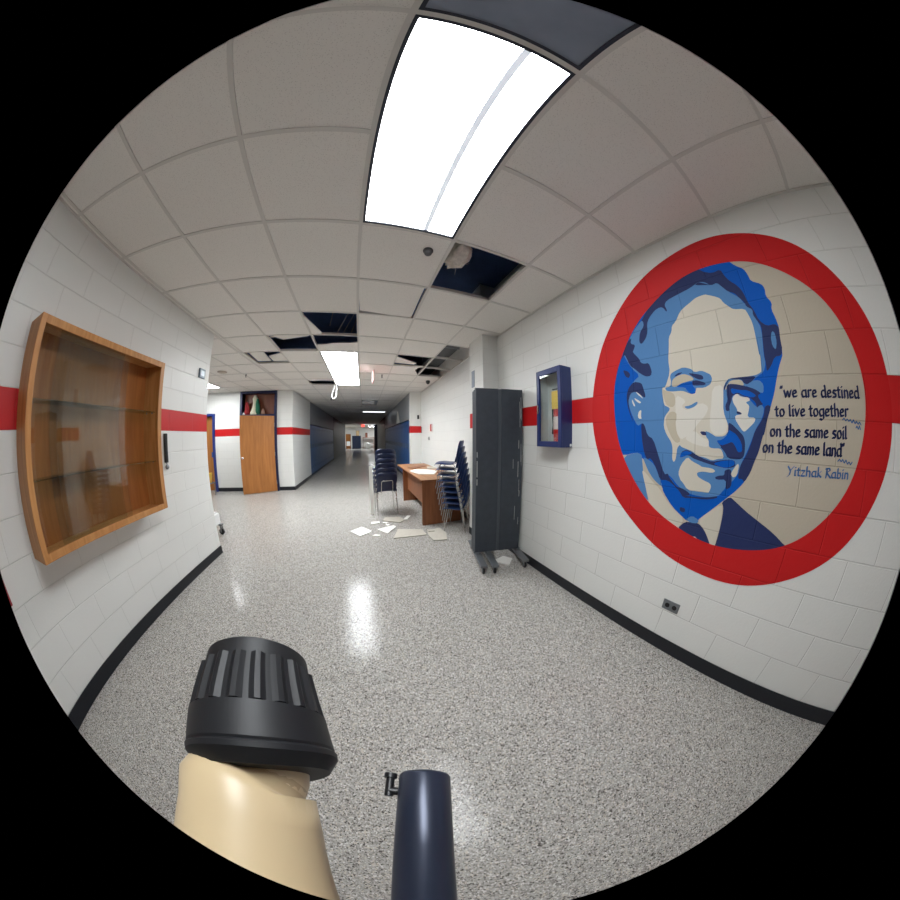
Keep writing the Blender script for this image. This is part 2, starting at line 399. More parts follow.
# ------------------------------------------------------------------ ceiling lights
DARKF = plain('fixture_edge', rgb(34, 38, 54), 0.4)
HOUS = plain('fixture_white', rgb(210, 210, 206), 0.4)
def fixture(key, label, power, group=None, dark=False, strip=False):
    i0, i1, j0, j1 = FIXT[key]
    x0, x1, y0, y1 = i0 * T + .012, i1 * T - .012, j0 * T + .012, j1 * T - .012
    t = thing('ceiling_light', label, 'ceiling light', ((x0 + x1) / 2, (y0 + y1) / 2, H), 0, group)
    w, l = (x1 - x0) / 2, (y1 - y0) / 2
    f = .016
    MB().box(-w, -w + f, -l, l, -.004, .012).box(w - f, w, -l, l, -.004, .012).box(-w + f, w - f, -l, -l + f, -.004, .012).box(-w + f, w - f, l - f, l, -.004, .012).build('door_frame', DARKF, t)
    MB().box(-w, w, -l, l, .10, .11).box(-w, -w + .006, -l, l, .012, .10).box(w - .006, w, -l, l, .012, .10).box(-w, w, -l, -l + .006, .012, .10).box(-w, w, l - .006, l, .012, .10).build('housing', HOUS, t)
    if power > 0:
        dm = emit('diffuser_' + key, (0.93, 0.97, 1.0, 1), power)
    else:
        dm = plain('unlit_diffuser', rgb(132, 142, 160), 0.15, noise=.12, nscale=4)
    if strip:
        a = .085   # a dimmer seam between the two lamp lines
        MB().box(-w + f, a, -l + f, l - f, .004, .008).box(a + .030, w - f, -l + f, l - f, .004, .008).build('diffuser', dm, t)
        MB().box(a, a + .030, -l + f, l - f, .003, .009).build('seam_strip', emit('seam_glow', (0.8, 0.88, 1, 1), 0.24), t)
    else:
        MB().box(-w + f, w - f, -l + f, l - f, .004, .008).build('diffuser', dm, t)
    return t
fixture('near', 'large bright rectangular ceiling light nearest overhead, dark rimmed', LAMP_NEAR, strip=True)
fixture('behind', 'unlit grey ceiling light at the very top edge of the picture', 0)
fixture('mid_a', 'nearer half of the bright double ceiling light above the left of the hall', LAMP_MID, 'double ceiling light')
fixture('mid_b', 'farther half of the bright double ceiling light, beside the hanging white loop', LAMP_MID, 'double ceiling light')
fixture('off', 'unlit dark ceiling light in the dim stretch of the hall', 0)
fixture('far_a', 'bluish lit ceiling light lying across the dim hall', LAMP_FAR)
fixture('far_b', 'farthest lit ceiling light, thin white line at the hall end', LAMP_FAR)
fixture('alcove', 'bright ceiling light over the side alcove, half hidden by the left wall corner', LAMP_ALCOVE)
fixture('lobby_fill_a', 'added ceiling light brightening the room at the hall end, left of the two', LAMP_LOBBY_FILL)  # both lobby fixtures are added to brighten the end room
fixture('lobby_fill_b', 'added ceiling light brightening the room at the hall end, right of the two', LAMP_LOBBY_FILL)

# ------------------------------------------------------------------ mural on the right wall
# outlines in mm on the wall plane: (distance toward the viewer's right, height)
PAINT = [
 ('B', '1204,2399 1228,2365 1273,2330 1285,2288 1288,2248 1344,2219 1356,2190 1346,2146 1370,2104 1355,2070 1366,2019 1372,1972 1364,1920 1363,1870 1358,1831 1355,1823 1328,1776 1305,1717 1286,1653 1255,1572 1234,1513 1220,1448 1212,1442 1193,1365 1172,1314 1155,1257 1121,1197 1077,1145 1054,1124 1003,1073 894,962 895,956 858,931 813,938 797,948 714,1000 643,1079 632,1112 570,1196 476,1282 434,1316 340,1287 166,1290 108,1699 219,2068 485,2371 751,2507 1051,2526'),
 ('S', '340,1285 434,1316 471,1303 476,1282 491,1187 516,1094 552,996 460,908 260,1107'),
 ('S', '480,1286 517,1277 566,1246 602,1179 636,1113 608,1123 566,1153 522,1205'),
 ('S', '447,2139 538,2210 731,2293 920,2347 1012,2324 1097,2289 1133,2221 1188,2173 1209,2128 1245,2089 1254,2025 1268,1980 1250,1841 1255,1798 1236,1754 1195,1735 1167,1714 1127,1700 1134,1631 1181,1579 1206,1595 1221,1578 1217,1551 1203,1518 1172,1474 1148,1413 1120,1344 1098,1298 1089,1251 1068,1214 1051,1194 1025,1197 1023,1161 1001,1131 990,1113 927,1093 830,1094 786,1108 733,1134 692,1176 653,1199 727,1126 670,1180 640,1183 594,1297 551,1408 511,1428 487,1493 467,1508 438,1490 405,1548 380,1610 366,1688 383,1756 420,1797 469,1828 407,1893 363,1983 366,2011'),
 ('C', '702,2038 727,2069 734,2105 765,2126 807,2182 842,2202 893,2224 927,2240 988,2244 1021,2232 988,2244 1039,2218 1075,2194 1087,2163 1113,2133 1135,2111 1201,2101 1212,2070 1225,2017 1225,1938 1225,1844 1232,1846 1226,1772 1223,1755 1183,1741 1106,1739 1036,1739 1014,1720 998,1691 994,1638 990,1566 1002,1531 1014,1501 1021,1472 1014,1455 996,1434 950,1430 924,1438 904,1456 888,1453 892,1428 905,1410 906,1374 926,1366 972,1368 986,1354 998,1316 962,1311 930,1299 883,1314 829,1320 793,1343 835,1327 807,1344 772,1355 737,1366 729,1379 712,1355 710,1319 705,1285 695,1271 683,1290 684,1351 675,1390 641,1437 622,1485 626,1532 634,1553 668,1592 650,1607 628,1615 617,1685 619,1727 642,1728 680,1817 677,1895 693,1978'),
 ('W', '934,1699 994,1710 994,1638 990,1566 1014,1496 1002,1443 937,1436 911,1471 911,1532 920,1593'),
 ('W', '705,1677 773,1635 737,1602 778,1574 862,1620 907,1593 885,1545 845,1508 804,1452 777,1432 735,1406 706,1451 702,1510 706,1530 700,1564'),
 ('W', '770,1429 817,1465 865,1422 905,1410 907,1368 819,1383 763,1410'),
 ('F', '634,1539 668,1578 707,1570 706,1524 699,1511 706,1451 736,1399 708,1385 678,1411 641,1484'),
 ('F', '619,1720 648,1703 684,1692 701,1671 702,1617 679,1598 636,1621'),
 ('S', '677,1790 686,1809 724,1824 769,1835 817,1818 835,1795 877,1800 915,1782 896,1791 931,1771 938,1745 925,1716 887,1700 840,1704 840,1704 831,1680 810,1668 776,1684 749,1696 684,1696 648,1704 638,1725 675,1728 682,1761'),
 ('F', '683,1730 690,1767 721,1787 765,1795 805,1780 834,1753 781,1746 745,1740 708,1721'),
 ('N', '702,1786 730,1805 766,1805 724,1787'),
 ('N', '793,1796 848,1784 884,1770 886,1748 858,1749 825,1769'),
 ('N', '816,1746 844,1749 896,1728 895,1715 827,1717 807,1727'),
 ('B', '708,1721 752,1739 816,1747 817,1719 833,1699 831,1673 806,1670 777,1697 771,1713'),
 ('S', '754,1601 793,1605 838,1627 842,1615 820,1596 778,1585'),
 ('N', '420,1793 477,1777 487,1742 502,1689 493,1674 460,1701 428,1723 389,1716 369,1657 380,1594 409,1514 386,1556 364,1626 356,1697 377,1757'),
 ('W', '428,1725 464,1699 483,1671 474,1677 443,1703'),
 ('W', '400,1677 425,1624 411,1626 398,1658'),
 ('W', '413,1685 470,1648 457,1640 429,1660'),
 ('W', '449,1590 468,1598 463,1560 468,1536 445,1542 440,1561'),
 ('N', '438,2108 422,2063 459,2046 439,2010 432,1999 476,1942 485,1913 509,1901 542,1902 558,1843 549,1814 513,1813 470,1843 439,1875 400,1910 379,1971 364,1999 331,1950 385,2064'),
 ('N', '342,1889 379,1874 398,1847 383,1822 356,1842'),
 ('N', '528,2205 543,2192 542,2160 505,2122 490,2061 505,2037 544,2071 563,2113 568,2168 588,2202 638,2243 681,2253 703,2242 718,2208 725,2215 715,2258 737,2283 828,2299 853,2303 893,2309 943,2323 970,2334 1011,2320 1039,2291 942,2320 970,2334 1002,2315 1045,2286 1084,2293 1108,2257 1133,2221 1169,2202 1187,2170 1211,2135 1214,2111 1245,2089 1239,2058 1254,2025 1271,1991 1262,1927 1253,1841 1256,1803 1254,1753 1285,1784 1312,1827 1354,1829 1365,1872 1363,1870 1364,1920 1372,1972 1351,1992 1303,1987 1266,2023 1251,2088 1230,2131 1222,2192 1203,2238 1161,2285 1144,2320 1132,2369 1076,2360 1012,2394 964,2484 756,2431'),
 ('S', '1325,1957 1339,1948 1340,1900 1326,1859 1310,1881 1311,1927'),
 ('S', '1121,1697 1154,1715 1205,1718 1228,1694 1224,1650 1199,1656 1163,1675'),
 ('N', '1032,1738 1106,1740 1195,1739 1167,1714 1134,1698 1116,1709 1105,1729 1067,1732'),
 ('F', '1022,1707 1047,1729 1105,1727 1122,1693 1077,1702 1033,1711 1014,1681 1006,1680'),
 ('N', '998,1691 1017,1717 1039,1739 1020,1713 1005,1679 1009,1666'),
 ('N', '1019,1708 1064,1707 1126,1691 1175,1674 1211,1650 1188,1640 1207,1606 1219,1595 1194,1590 1181,1578 1176,1607 1146,1630 1103,1640 1079,1655 1046,1646 1038,1612 1024,1589 1026,1566 1006,1566 1003,1596 1019,1624 1014,1660'),
 ('B', '1037,1688 1087,1673 1137,1670 1185,1640 1159,1630 1110,1643 1079,1662 1047,1652'),
 ('W', '1045,1635 1072,1657 1096,1637 1140,1631 1146,1616 1120,1609 1139,1591 1137,1574 1126,1535 1172,1529 1166,1507 1134,1479 1109,1458 1097,1465 1078,1490 1059,1519 1057,1542 1092,1547 1070,1559 1070,1576 1050,1606'),
 ('N', '1067,1566 1095,1555 1093,1545 1066,1551'),
 ('S', '1117,1610 1144,1602 1146,1574 1174,1563 1166,1530 1126,1532 1137,1574 1139,1591'),
 ('N', '1018,1507 1040,1496 1072,1467 1103,1440 1114,1406 1114,1355 1108,1330 1084,1315 1020,1318 1002,1349 972,1377 948,1409 983,1413 1015,1443'),
 ('B', '948,1409 983,1414 1015,1443 1021,1469 1034,1461 1065,1444 1095,1400 1100,1357 1075,1352 1061,1381 1041,1406 1016,1396 978,1382'),
 ('S', '881,1462 918,1447 951,1427 951,1406 985,1369 927,1365 906,1377 905,1410 888,1428'),
 ('N', '850,1457 885,1457 893,1435 865,1436'),
 ('N', '738,1334 772,1352 808,1338 842,1321 884,1305 884,1305 931,1293 995,1308 1058,1313 1069,1278 1018,1264 965,1271 926,1276 865,1290 809,1305 823,1301 781,1322 740,1301'),
 ('B', '935,1284 995,1304 1055,1312 1064,1286 1018,1266 972,1272'),
 ('B', '732,1299 738,1329 766,1345 811,1335 794,1323 767,1315'),
 ('C', '781,1310 811,1286 866,1265 867,1260 934,1257 956,1244 936,1232 882,1235 844,1225 852,1202 888,1186 929,1174 939,1156 929,1122 923,1120 855,1118 799,1117 758,1164 751,1164 729,1207 743,1262'),
 ('N', '953,1210 976,1222 1008,1226 1007,1255 1043,1264 1051,1224 1055,1171 1024,1149 1020,1206 966,1198'),
 ('C', '1051,1256 1079,1296 1087,1285 1079,1231 1058,1220 1045,1235'),
 ('N', '463,1510 487,1504 511,1428 551,1408 594,1297 639,1190 664,1200 671,1180 727,1126 756,1124 808,1105 818,1086 768,1084 728,1120 665,1152 612,1155 584,1219 540,1286 513,1272 491,1312 470,1406'),
 ('B', '612,1152 664,1159 728,1120 699,1116 639,1113'),
 ('N', '1261,1583 1234,1513 1220,1448 1212,1442 1193,1365 1172,1314 1155,1257 1124,1200 1112,1219 1087,1216 1088,1262 1098,1298 1120,1333 1148,1402 1166,1463 1203,1513 1216,1535 1226,1584 1244,1592'),
 ('N', '743,1109 790,1082 859,1085 926,1094 984,1111 980,1097 915,1079 833,1075 778,1067'),
 ('N', '764,1010 801,1007 800,982 769,982'),
 ('C', '482,1201 507,1189 560,1138 618,1096 664,1040 732,983 805,943 774,875 732,753 536,906 561,991 526,1074 499,1144'),
 ('C', '1016,1075 1026,1027 1028,914 1022,826 1018,791 996,819 969,873 931,917 898,943 908,979'),
 ('N', '811,927 857,934 899,937 940,906 982,849 1008,802 894,769 770,874'),
 ('S', '812,941 850,973 895,956 892,935 851,929'),
 ('W', '872,845 891,856 908,844 910,823 881,822'),
 ('N', '1030,1016 1026,1058 1012,1081 1055,1118 1084,1101 1157,1056 1229,1022 1340,972 1421,924 1529,891 1224,789 1028,795 1024,827 1028,888 1029,940'),
]
RING_Y, RING_Z, R_OUT, R_IN = -1.0425, 1.622, 0.983, 0.789
PCOL = {'B': rgb(0, 84, 178), 'S': rgb(82, 128, 178), 'N': rgb(42, 52, 94), 'C': rgb(202, 195, 180), 'W': rgb(212, 208, 198), 'F': rgb(184, 174, 154)}
PM = {k: block('mural_' + k, v, None, 0.6, .55, .15) for k, v in PCOL.items()}
M['ring'] = block('mural_red', RED, None, 0.55, .55, .25)
M['disc'] = block('mural_beige', rgb(186, 176, 159), None, .6, .55, .15)
M['ink'] = block('mural_ink', rgb(34, 44, 86))
M['ink_blue'] = block('mural_blue_ink', rgb(72, 112, 166))
mural = thing('wall_mural', 'big round wall mural, red ring around a blue portrait of a man with a quotation', 'mural', (XR, RING_Y, RING_Z - R_OUT))
MO = (XR, RING_Y, RING_Z - R_OUT)
def chaikin(p):
    out = []
    for i in range(len(p)):
        a, b = p[i], p[(i + 1) % len(p)]
        out.append((a[0] * .78 + b[0] * .22, a[1] * .78 + b[1] * .22)); out.append((a[0] * .22 + b[0] * .78, a[1] * .22 + b[1] * .78))
    return out
def wall_face(mb, pts, off, mi=0):
    tri = tessellate_polygon([[Vector((p[0], p[1], 0)) for p in pts]])
    vs = [(XR - off, -p[0], p[1]) for p in pts]
    fs = []
    for t in tri:
        a, b, c = (pts[i] for i in t)
        cr = (b[0] - a[0]) * (c[1] - a[1]) - (b[1] - a[1]) * (c[0] - a[0])
        fs.append(t if cr > 0 else t[::-1])
    mb.add(vs, fs, mi)
mb = MB(); wall_face(mb, [(-RING_Y + .83 * math.cos(2 * PI * k / 96), RING_Z + .83 * math.sin(2 * PI * k / 96)) for k in range(96)], .0004)
mb.build('background_disc', M['disc'], mural, MO)
mb = MB(); keys = list(PM); off = .0005
for c, s in PAINT:
    pts = [tuple(float(v) / 1000 for v in q.split(',')) for q in s.split()]
    wall_face(mb, chaikin(pts), off, keys.index(c)); off += .00003
mb.build('portrait', [PM[k] for k in keys], mural, MO)
mb = MB(); n = 128; vs = []
for k in range(n):
    a = 2 * PI * k / n
    wob = .003 * math.sin(5 * a) + .002 * math.sin(11 * a + 1)
    for r in (R_IN + wob, R_OUT - wob): vs.append((XR - .0026, RING_Y - r * math.cos(a), RING_Z + r * math.sin(a)))
mb.add(vs, [(2 * k, 2 * k + 1, (2 * k + 3) % (2 * n), (2 * k + 2) % (2 * n)) for k in range(n)])
mb.build('red_ring', M['ring'], mural, MO)

G = {  # letter strokes, x-height = 1
 'a': (.78, ['.62,.95 .2,.9 .1,.45 .2,.05 .45,.05 .62,.35', '.62,1 .62,.05 .74,.02']),
 'b': (.72, ['.15,1.65 .15,.05 .5,.05 .62,.45 .5,.92 .18,.85']),
 'd': (.78, ['.62,.95 .2,.9 .1,.45 .2,.05 .45,.05 .62,.35', '.55,1.6 .62,1.5 .62,.05 .74,.02']),
 'e': (.70, ['.12,.45 .56,.62 .48,.95 .2,.92 .1,.45 .2,.05 .58,.12']),
 'g': (.76, ['.62,.95 .2,.9 .1,.45 .2,.05 .45,.05 .62,.35', '.62,1 .62,-.3 .4,-.5 .12,-.38']),
 'h': (.76, ['.15,1.7 .15,0', '.15,.8 .42,1 .58,.8 .6,-.05']),
 'i': (.36, ['.16,1 .16,.05 .26,0', '.14,1.42 .22,1.42']),
 'k': (.70, ['.15,1.7 .15,0', '.55,1 .18,.5 .62,0']),
 'l': (.38, ['.15,1.6 .15,.1 .28,.02']),
 'm': (1.06, ['.15,1 .15,0', '.15,.82 .38,1 .5,.82 .5,0', '.5,.82 .75,1 .87,.82 .87,0']),
 'n': (.74, ['.15,1 .15,0', '.15,.82 .42,1 .56,.82 .58,-.05']),
 'o': (.74, ['.1,.5 .2,.95 .5,.97 .63,.5 .5,.04 .2,.02 .1,.5']),
 'r': (.56, ['.15,1 .15,0', '.15,.8 .35,1 .52,.92']),
 's': (.66, ['.56,.9 .22,.98 .14,.68 .5,.4 .48,.08 .1,.06']),
 't': (.52, ['.22,1.4 .22,.1 .42,.02', '.02,1 .44,1']),
 'v': (.68, ['.08,1 .3,0 .6,1']), 'w': (.98, ['.05,1 .24,0 .46,.9 .66,0 .9,1']),
 'z': (.66, ['.1,.98 .55,.98 .1,.04 .6,.02']),
 'Y': (.85, ['.05,1.6 .38,.85 .8,1.6', '.4,.85 .3,.1 .05,-.25']),
 'R': (.85, ['.25,1.6 .15,-.05', '.05,1.5 .55,1.6 .68,1.25 .2,.85 .45,.5 .85,-.05']),
 '"': (.4, ['.1,1.6 .06,1.3', '.25,1.6 .21,1.3']), ' ': (.42, []),
}
def hull(pts):
    pts = sorted(set((round(a, 6), round(b, 6)) for a, b in pts))
    def half(ps):
        h = []
        for p in ps:
            while len(h) > 1 and (h[-1][0] - h[-2][0]) * (p[1] - h[-2][1]) - (h[-1][1] - h[-2][1]) * (p[0] - h[-2][0]) <= 0: h.pop()
            h.append(p)
        return h
    a, b = half(pts), half(pts[::-1])
    return a[:-1] + b[:-1]
def write(mb, text, y0, z0, y1, z1, xh, pen=.34, off=.0024):
    """broad-nib lettering from (y0,z0) to (y1,z1) along the wall baseline"""
    total = sum(G[c][0] for c in text); L = y0 - y1; k = L / total
    ca, sa = math.cos(math.radians(38)), math.sin(math.radians(38))
    nib = [(ca * pen * a - sa * .05 * b, sa * pen * a + ca * .05 * b) for a in (-.5, .5) for b in (-1, 1)]
    x = 0
    for c in text:
        for st in G[c][1]:
            pts = [tuple(map(float, q.split(','))) for q in st.split()]
            for p, q in zip(pts, pts[1:]):
                hp = hull([((x + a[0]) * k + b[0] * xh, a[1] * xh + b[1] * xh) for a in (p, q) for b in nib])
                wall_face(mb, [(-y0 + u, z0 + (z1 - z0) * u / L + v) for u, v in hp], off)
        x += G[c][0]
for txt, ya, za, yb, zb, xh in (('"we are destined', -1.318, 1.627, -1.795, 1.621, .033), ('to live together', -1.280, 1.537, -1.715, 1.541, .033),
                                ('on the same soil', -1.250, 1.441, -1.704, 1.445, .034), ('on the same land"', -1.212, 1.362, -1.690, 1.368, .035)):
    mb = MB(); write(mb, txt, ya, za, yb, zb, xh); mb.build('quotation_line', M['ink'], mural, MO)
mb = MB(); write(mb, 'Yitzhak Rabin', -1.360, 1.262, -1.728, 1.274, .026, .34)
mb.build('signature_lettering', M['ink_blue'], mural, MO)
random.seed(4)   # faint handwritten scribbles
for (ya, za, yb, zb, n_) in ((-1.675, 1.530, -1.795, 1.512, 12), (-1.760, 1.498, -1.792, 1.494, 4), (-1.650, 1.352, -1.742, 1.340, 9)):
    mb = MB()
    pts = [(-(ya + (yb - ya) * i / n_), za + (zb - za) * i / n_ + (.010 if i % 2 else -.007) * random.uniform(.4, 1)) for i in range(n_ + 1)]
    for p, q in zip(pts, pts[1:]):
        wall_face(mb, hull([(a[0] + b * .002, a[1] + c * .002) for a in (p, q) for b in (-1, 1) for c in (-1, 1)]), .0024)
    mb.build('scribble', M['ink_blue'], mural, MO)

# ------------------------------------------------------------------ display case on the left wall
cx0, cx1, cy0, cy1, cz0, cz1 = XL, XL + .20, -.60, .66, .88, 2.07
cs = thing('display_case', 'shallow wooden wall display case with glass shelves and sliding glass', 'display case', (XL, (cy0 + cy1) / 2, cz0))
CO = tuple(cs.location); fw = .045
MB().bbox(cx0, cx1, cy0, cy0 + .028, cz0, cz1).bbox(cx0, cx1, cy1 - .028, cy1, cz0, cz1).bbox(cx0, cx1, cy0 + .028, cy1 - .028, cz0, cz0 + .028).bbox(cx0, cx1, cy0 + .028, cy1 - .028, cz1 - .028, cz1).build('carcass', M['oak'], cs, CO)
MB().bbox(cx1, cx1 + .014, cy0, cy0 + fw, cz0, cz1).bbox(cx1, cx1 + .014, cy1 - fw, cy1, cz0, cz1).bbox(cx1, cx1 + .014, cy0 + fw, cy1 - fw, cz0, cz0 + fw).bbox(cx1, cx1 + .014, cy0 + fw, cy1 - fw, cz1 - fw, cz1).build('front_frame', M['oak'], cs, CO)
MB().box(cx0 + .001, cx0 + .012, cy0 + .028, cy1 - .028, cz0 + .028, cz1 - .028).build('back_panel', M['case_back'], cs, CO)
for z in (1.267, 1.660):
    MB().bbox(cx0 + .014, cx1 - .035, cy0 + .03, cy1 - .03, z, z + .007, .0015).build('glass_shelf', M['shelf_glass'], cs, CO)
    for yy in (cy0 + .028, cy1 - .034):
        for xx in (.05, .12): MB().bbox(cx0 + xx, cx0 + xx + .012, yy, yy + .006, z - .008, z, .001).build('shelf_clip', M['steel'], cs, CO)
MB().box(cx1 - .012, cx1 - .008, cy0 + .03, .20, cz0 + .03, cz1 - .03).build('sliding_glass', M['glass'], cs, CO)
MB().box(cx1 - .024, cx1 - .020, cy0 + .20, .27, cz0 + .03, cz1 - .03).build('sliding_glass', M['glass'], cs, CO)
for za, zb in ((cz0 + .028, cz0 + .034), (cz1 - .034, cz1 - .028)): MB().box(cx1 - .030, cx1 - .004, cy0 + .03, cy1 - .03, za, zb).build('track', M['steel'], cs, CO)

# small things on the left wall
h = thing('wall_handset', 'black wall strip with a grey round knob just past the display case', 'handset', (XL, .93, 1.18))
MB().bbox(XL, XL + .03, .91, .945, 1.23, 1.50, .006).build('body', M['black'], h, (XL, .93, 1.18))
MB().tube([(XL + .016, .925, 1.24), (XL + .018, .93, 1.205)], .006).lathe([(.0, 0), (.022, .004), (.024, .016), (.016, .022), (0, .024)], Matrix.Translation((XL + .006, .932, 1.19)) @ Matrix.Rotation(PI / 2, 4, 'Y'), 20).build('knob', M['steel'], h, (XL, .93, 1.18))
tg = thing('wall_plate', 'small grey-blue box high on the left wall near its end', 'wall box', (XL, 1.52, 2.19))
MB().bbox(XL, XL + .025, 1.465, 1.575, 2.135, 2.245, .005).build('housing', plain('grey_blue', rgb(120, 136, 150), .4), tg, (XL, 1.52, 2.19))
MB().bbox(XL + .025, XL + .028, 1.485, 1.555, 2.16, 2.22, .001).build('face', plain('pale_blue', rgb(190, 206, 216), .3), tg, (XL, 1.52, 2.19))
rb = thing('red_wall_box', 'dark red box on the left wall, only its corner showing at the left edge', 'wall box', (XL, -1.06, .84))
MB().bbox(XL, XL + .06, -1.22, -.925, .76, .925, .006).build('housing', plain('dark_red', rgb(150, 30, 34), .4), rb, (XL, -1.06, .84))
MB().bbox(XL + .06, XL + .064, -1.19, -.955, .78, .905, .002).build('lid', plain('dark_red2', rgb(160, 34, 38), .35), rb, (XL, -1.06, .84))

# ------------------------------------------------------------------ right wall fittings
ot = thing('wall_outlet', 'grey steel power outlet low on the right wall under the mural', 'outlet', (XR, -.868, .357))
OO = (XR, -.868, .357)
MB().bbox(XR - .007, XR, -.928, -.808, .321, .393, .003).build('plate', M['steel'], ot, OO)
for yy in (-.895, -.842):
    MB().lathe([(.0165, 0), (.0165, .003), (.013, .0035), (0, .003)], Matrix.Translation((XR - .006, yy, .357)) @ Matrix.Rotation(-PI / 2, 4, 'Y'), 20).build('socket', M['black'], ot, OO)

ex0, ey0, ey1, ez0, ez1 = XR - .14, .152, .452, 1.322, 2.015
fc = thing('extinguisher_cabinet', 'navy metal wall cabinet with a glazed front holding a fire extinguisher', 'cabinet', (XR, .30, ez0))
FO = tuple(fc.location)
MB().box(ex0 + .02, XR, ey0, ey0 + .012, ez0, ez1).box(ex0 + .02, XR, ey1 - .012, ey1, ez0, ez1).box(ex0 + .02, XR, ey0 + .012, ey1 - .012, ez0, ez0 + .012).box(ex0 + .02, XR, ey0 + .012, ey1 - .012, ez1 - .012, ez1).build('body', M['navy'], fc, FO)
MB().box(XR - .008, XR - .002, ey0 + .012, ey1 - .012, ez0 + .012, ez1 - .012).box(ex0 + .022, XR - .008, ey0 + .012, ey0 + .014, ez0 + .012, ez1 - .012).box(ex0 + .022, XR - .008, ey1 - .014, ey1 - .012, ez0 + .012, ez1 - .012).build('liner', plain('cabinet_inside', rgb(196, 196, 196), .6), fc, FO)
dr = MB().bbox(ex0, ex0 + .02, ey0, ey0 + .036, ez0, ez1).bbox(ex0, ex0 + .02, ey1 - .036, ey1, ez0, ez1).bbox(ex0, ex0 + .02, ey0 + .036, ey1 - .036, ez0, ez0 + .05).bbox(ex0, ex0 + .02, ey0 + .036, ey1 - .036, ez1 - .05, ez1).build('door', M['navy'], fc, FO)
MB().box(ex0 + .008, ex0 + .011, ey0 + .036, ey1 - .036, ez0 + .05, ez1 - .05).build('pane', M['glass'], dr, FO)
MB().bbox(ex0 - .016, ex0, ey1 - .03, ey1 - .016, 1.62, 1.70, .003).build('handle', M['chrome'], dr, FO)
MB().bbox(XR - .03, XR - .006, ey0 - .0015, ey0, 1.33, 1.352, .0005).build('tag', M['paper'], fc, FO)
fx, fy = XR - .068, .235
fe = thing('fire_extinguisher', 'red fire extinguisher with a yellow tag standing inside the navy cabinet', 'fire extinguisher', (fx, fy, ez0 + .012))
EO = tuple(fe.location); zb = ez0 + .0125
MB().lathe([(.0, zb), (.050, zb), (.054, zb + .01), (.054, zb + .34), (.045, zb + .385), (.022, zb + .405), (.02, zb + .43), (0, zb + .43)], Matrix.Translation((fx, fy, 0)), 28).build('cylinder', M['red'], fe, EO)
MB().lathe([(.0546, zb + .14), (.0546, zb + .25)], Matrix.Translation((fx, fy, 0)), 28).build('label_band', plain('pale_label', rgb(214, 190, 186), .5), fe, EO)
MB().bbox(fx - .018, fx + .018, fy - .015, fy + .015, zb + .43, zb + .475, .004).bbox(fx - .012, fx + .012, fy - .02, fy + .085, zb + .47, zb + .482, .003).bbox(fx - .01, fx + .01, fy - .02, fy + .08, zb + .495, zb + .505, .003).build('valve_head', M['black'], fe, EO)
MB().tube([(fx, fy + .015, zb + .45), (fx - .01, fy + .06, zb + .44), (fx - .012, fy + .074, zb + .38), (fx - .01, fy + .07, zb + .25), (fx - .008, fy + .066, zb + .16)], .0085).tube([(fx - .008, fy + .066, zb + .17), (fx - .008, fy + .066, zb + .10)], [.011, .015]).build('hose', M['rubber'], fe, EO)
MB().box(fx - .060, fx - .058, fy - .06, fy + .036, zb + .315, zb + .47).build('tag', M['yellow'], fe, EO)
sg = tag(MB().bbox(1.521, 1.525, 1.565, 1.655, 2.08, 2.31, .001).build('room_sign', plain('sign_grey_blue', rgb(128, 138, 152), .4)), 'small grey-blue sign plate on the pillar above the dark folded partition', 'sign')
pm = thing('pull_station', 'red and white alarm pull station on the far right wall', 'alarm', (XR, 4.38, 1.63))
PO = tuple(pm.location)
MB().bbox(XR - .035, XR, 4.31, 4.45, 1.54, 1.73, .005).build('back_box', plain('pale_pink', rgb(232, 206, 206), .4), pm, PO)
MB().bbox(XR - .05, XR - .035, 4.315, 4.37, 1.55, 1.72, .004).build('pull_bar', M['red'], pm, PO)
tag(MB().lathe([(.05, 0), (.05, .012), (.03, .03), (0, .034)], Matrix.Translation((XR, 4.63, 1.365)) @ Matrix.Rotation(-PI / 2, 4, 'Y'), 20).build('round_wall_knob', plain('grey_knob', rgb(170, 170, 166), .4)), 'round grey fitting on the far right wall below the alarm pull', 'wall fitting')
tag(MB().bbox(1.62, 1.68, 5.455, 5.5, 1.93, 2.05, .015).build('wall_speaker', M['black']), 'small black oval fitting high on the end wall beside the blue lockers', 'wall fitting')
tag(MB().bbox(1.735, XR, 5.40, 5.46, 1.52, 1.70, .003).build('wall_switch', M['steel']), 'narrow grey switch plate in the corner by the end of the red stripe', 'switch')

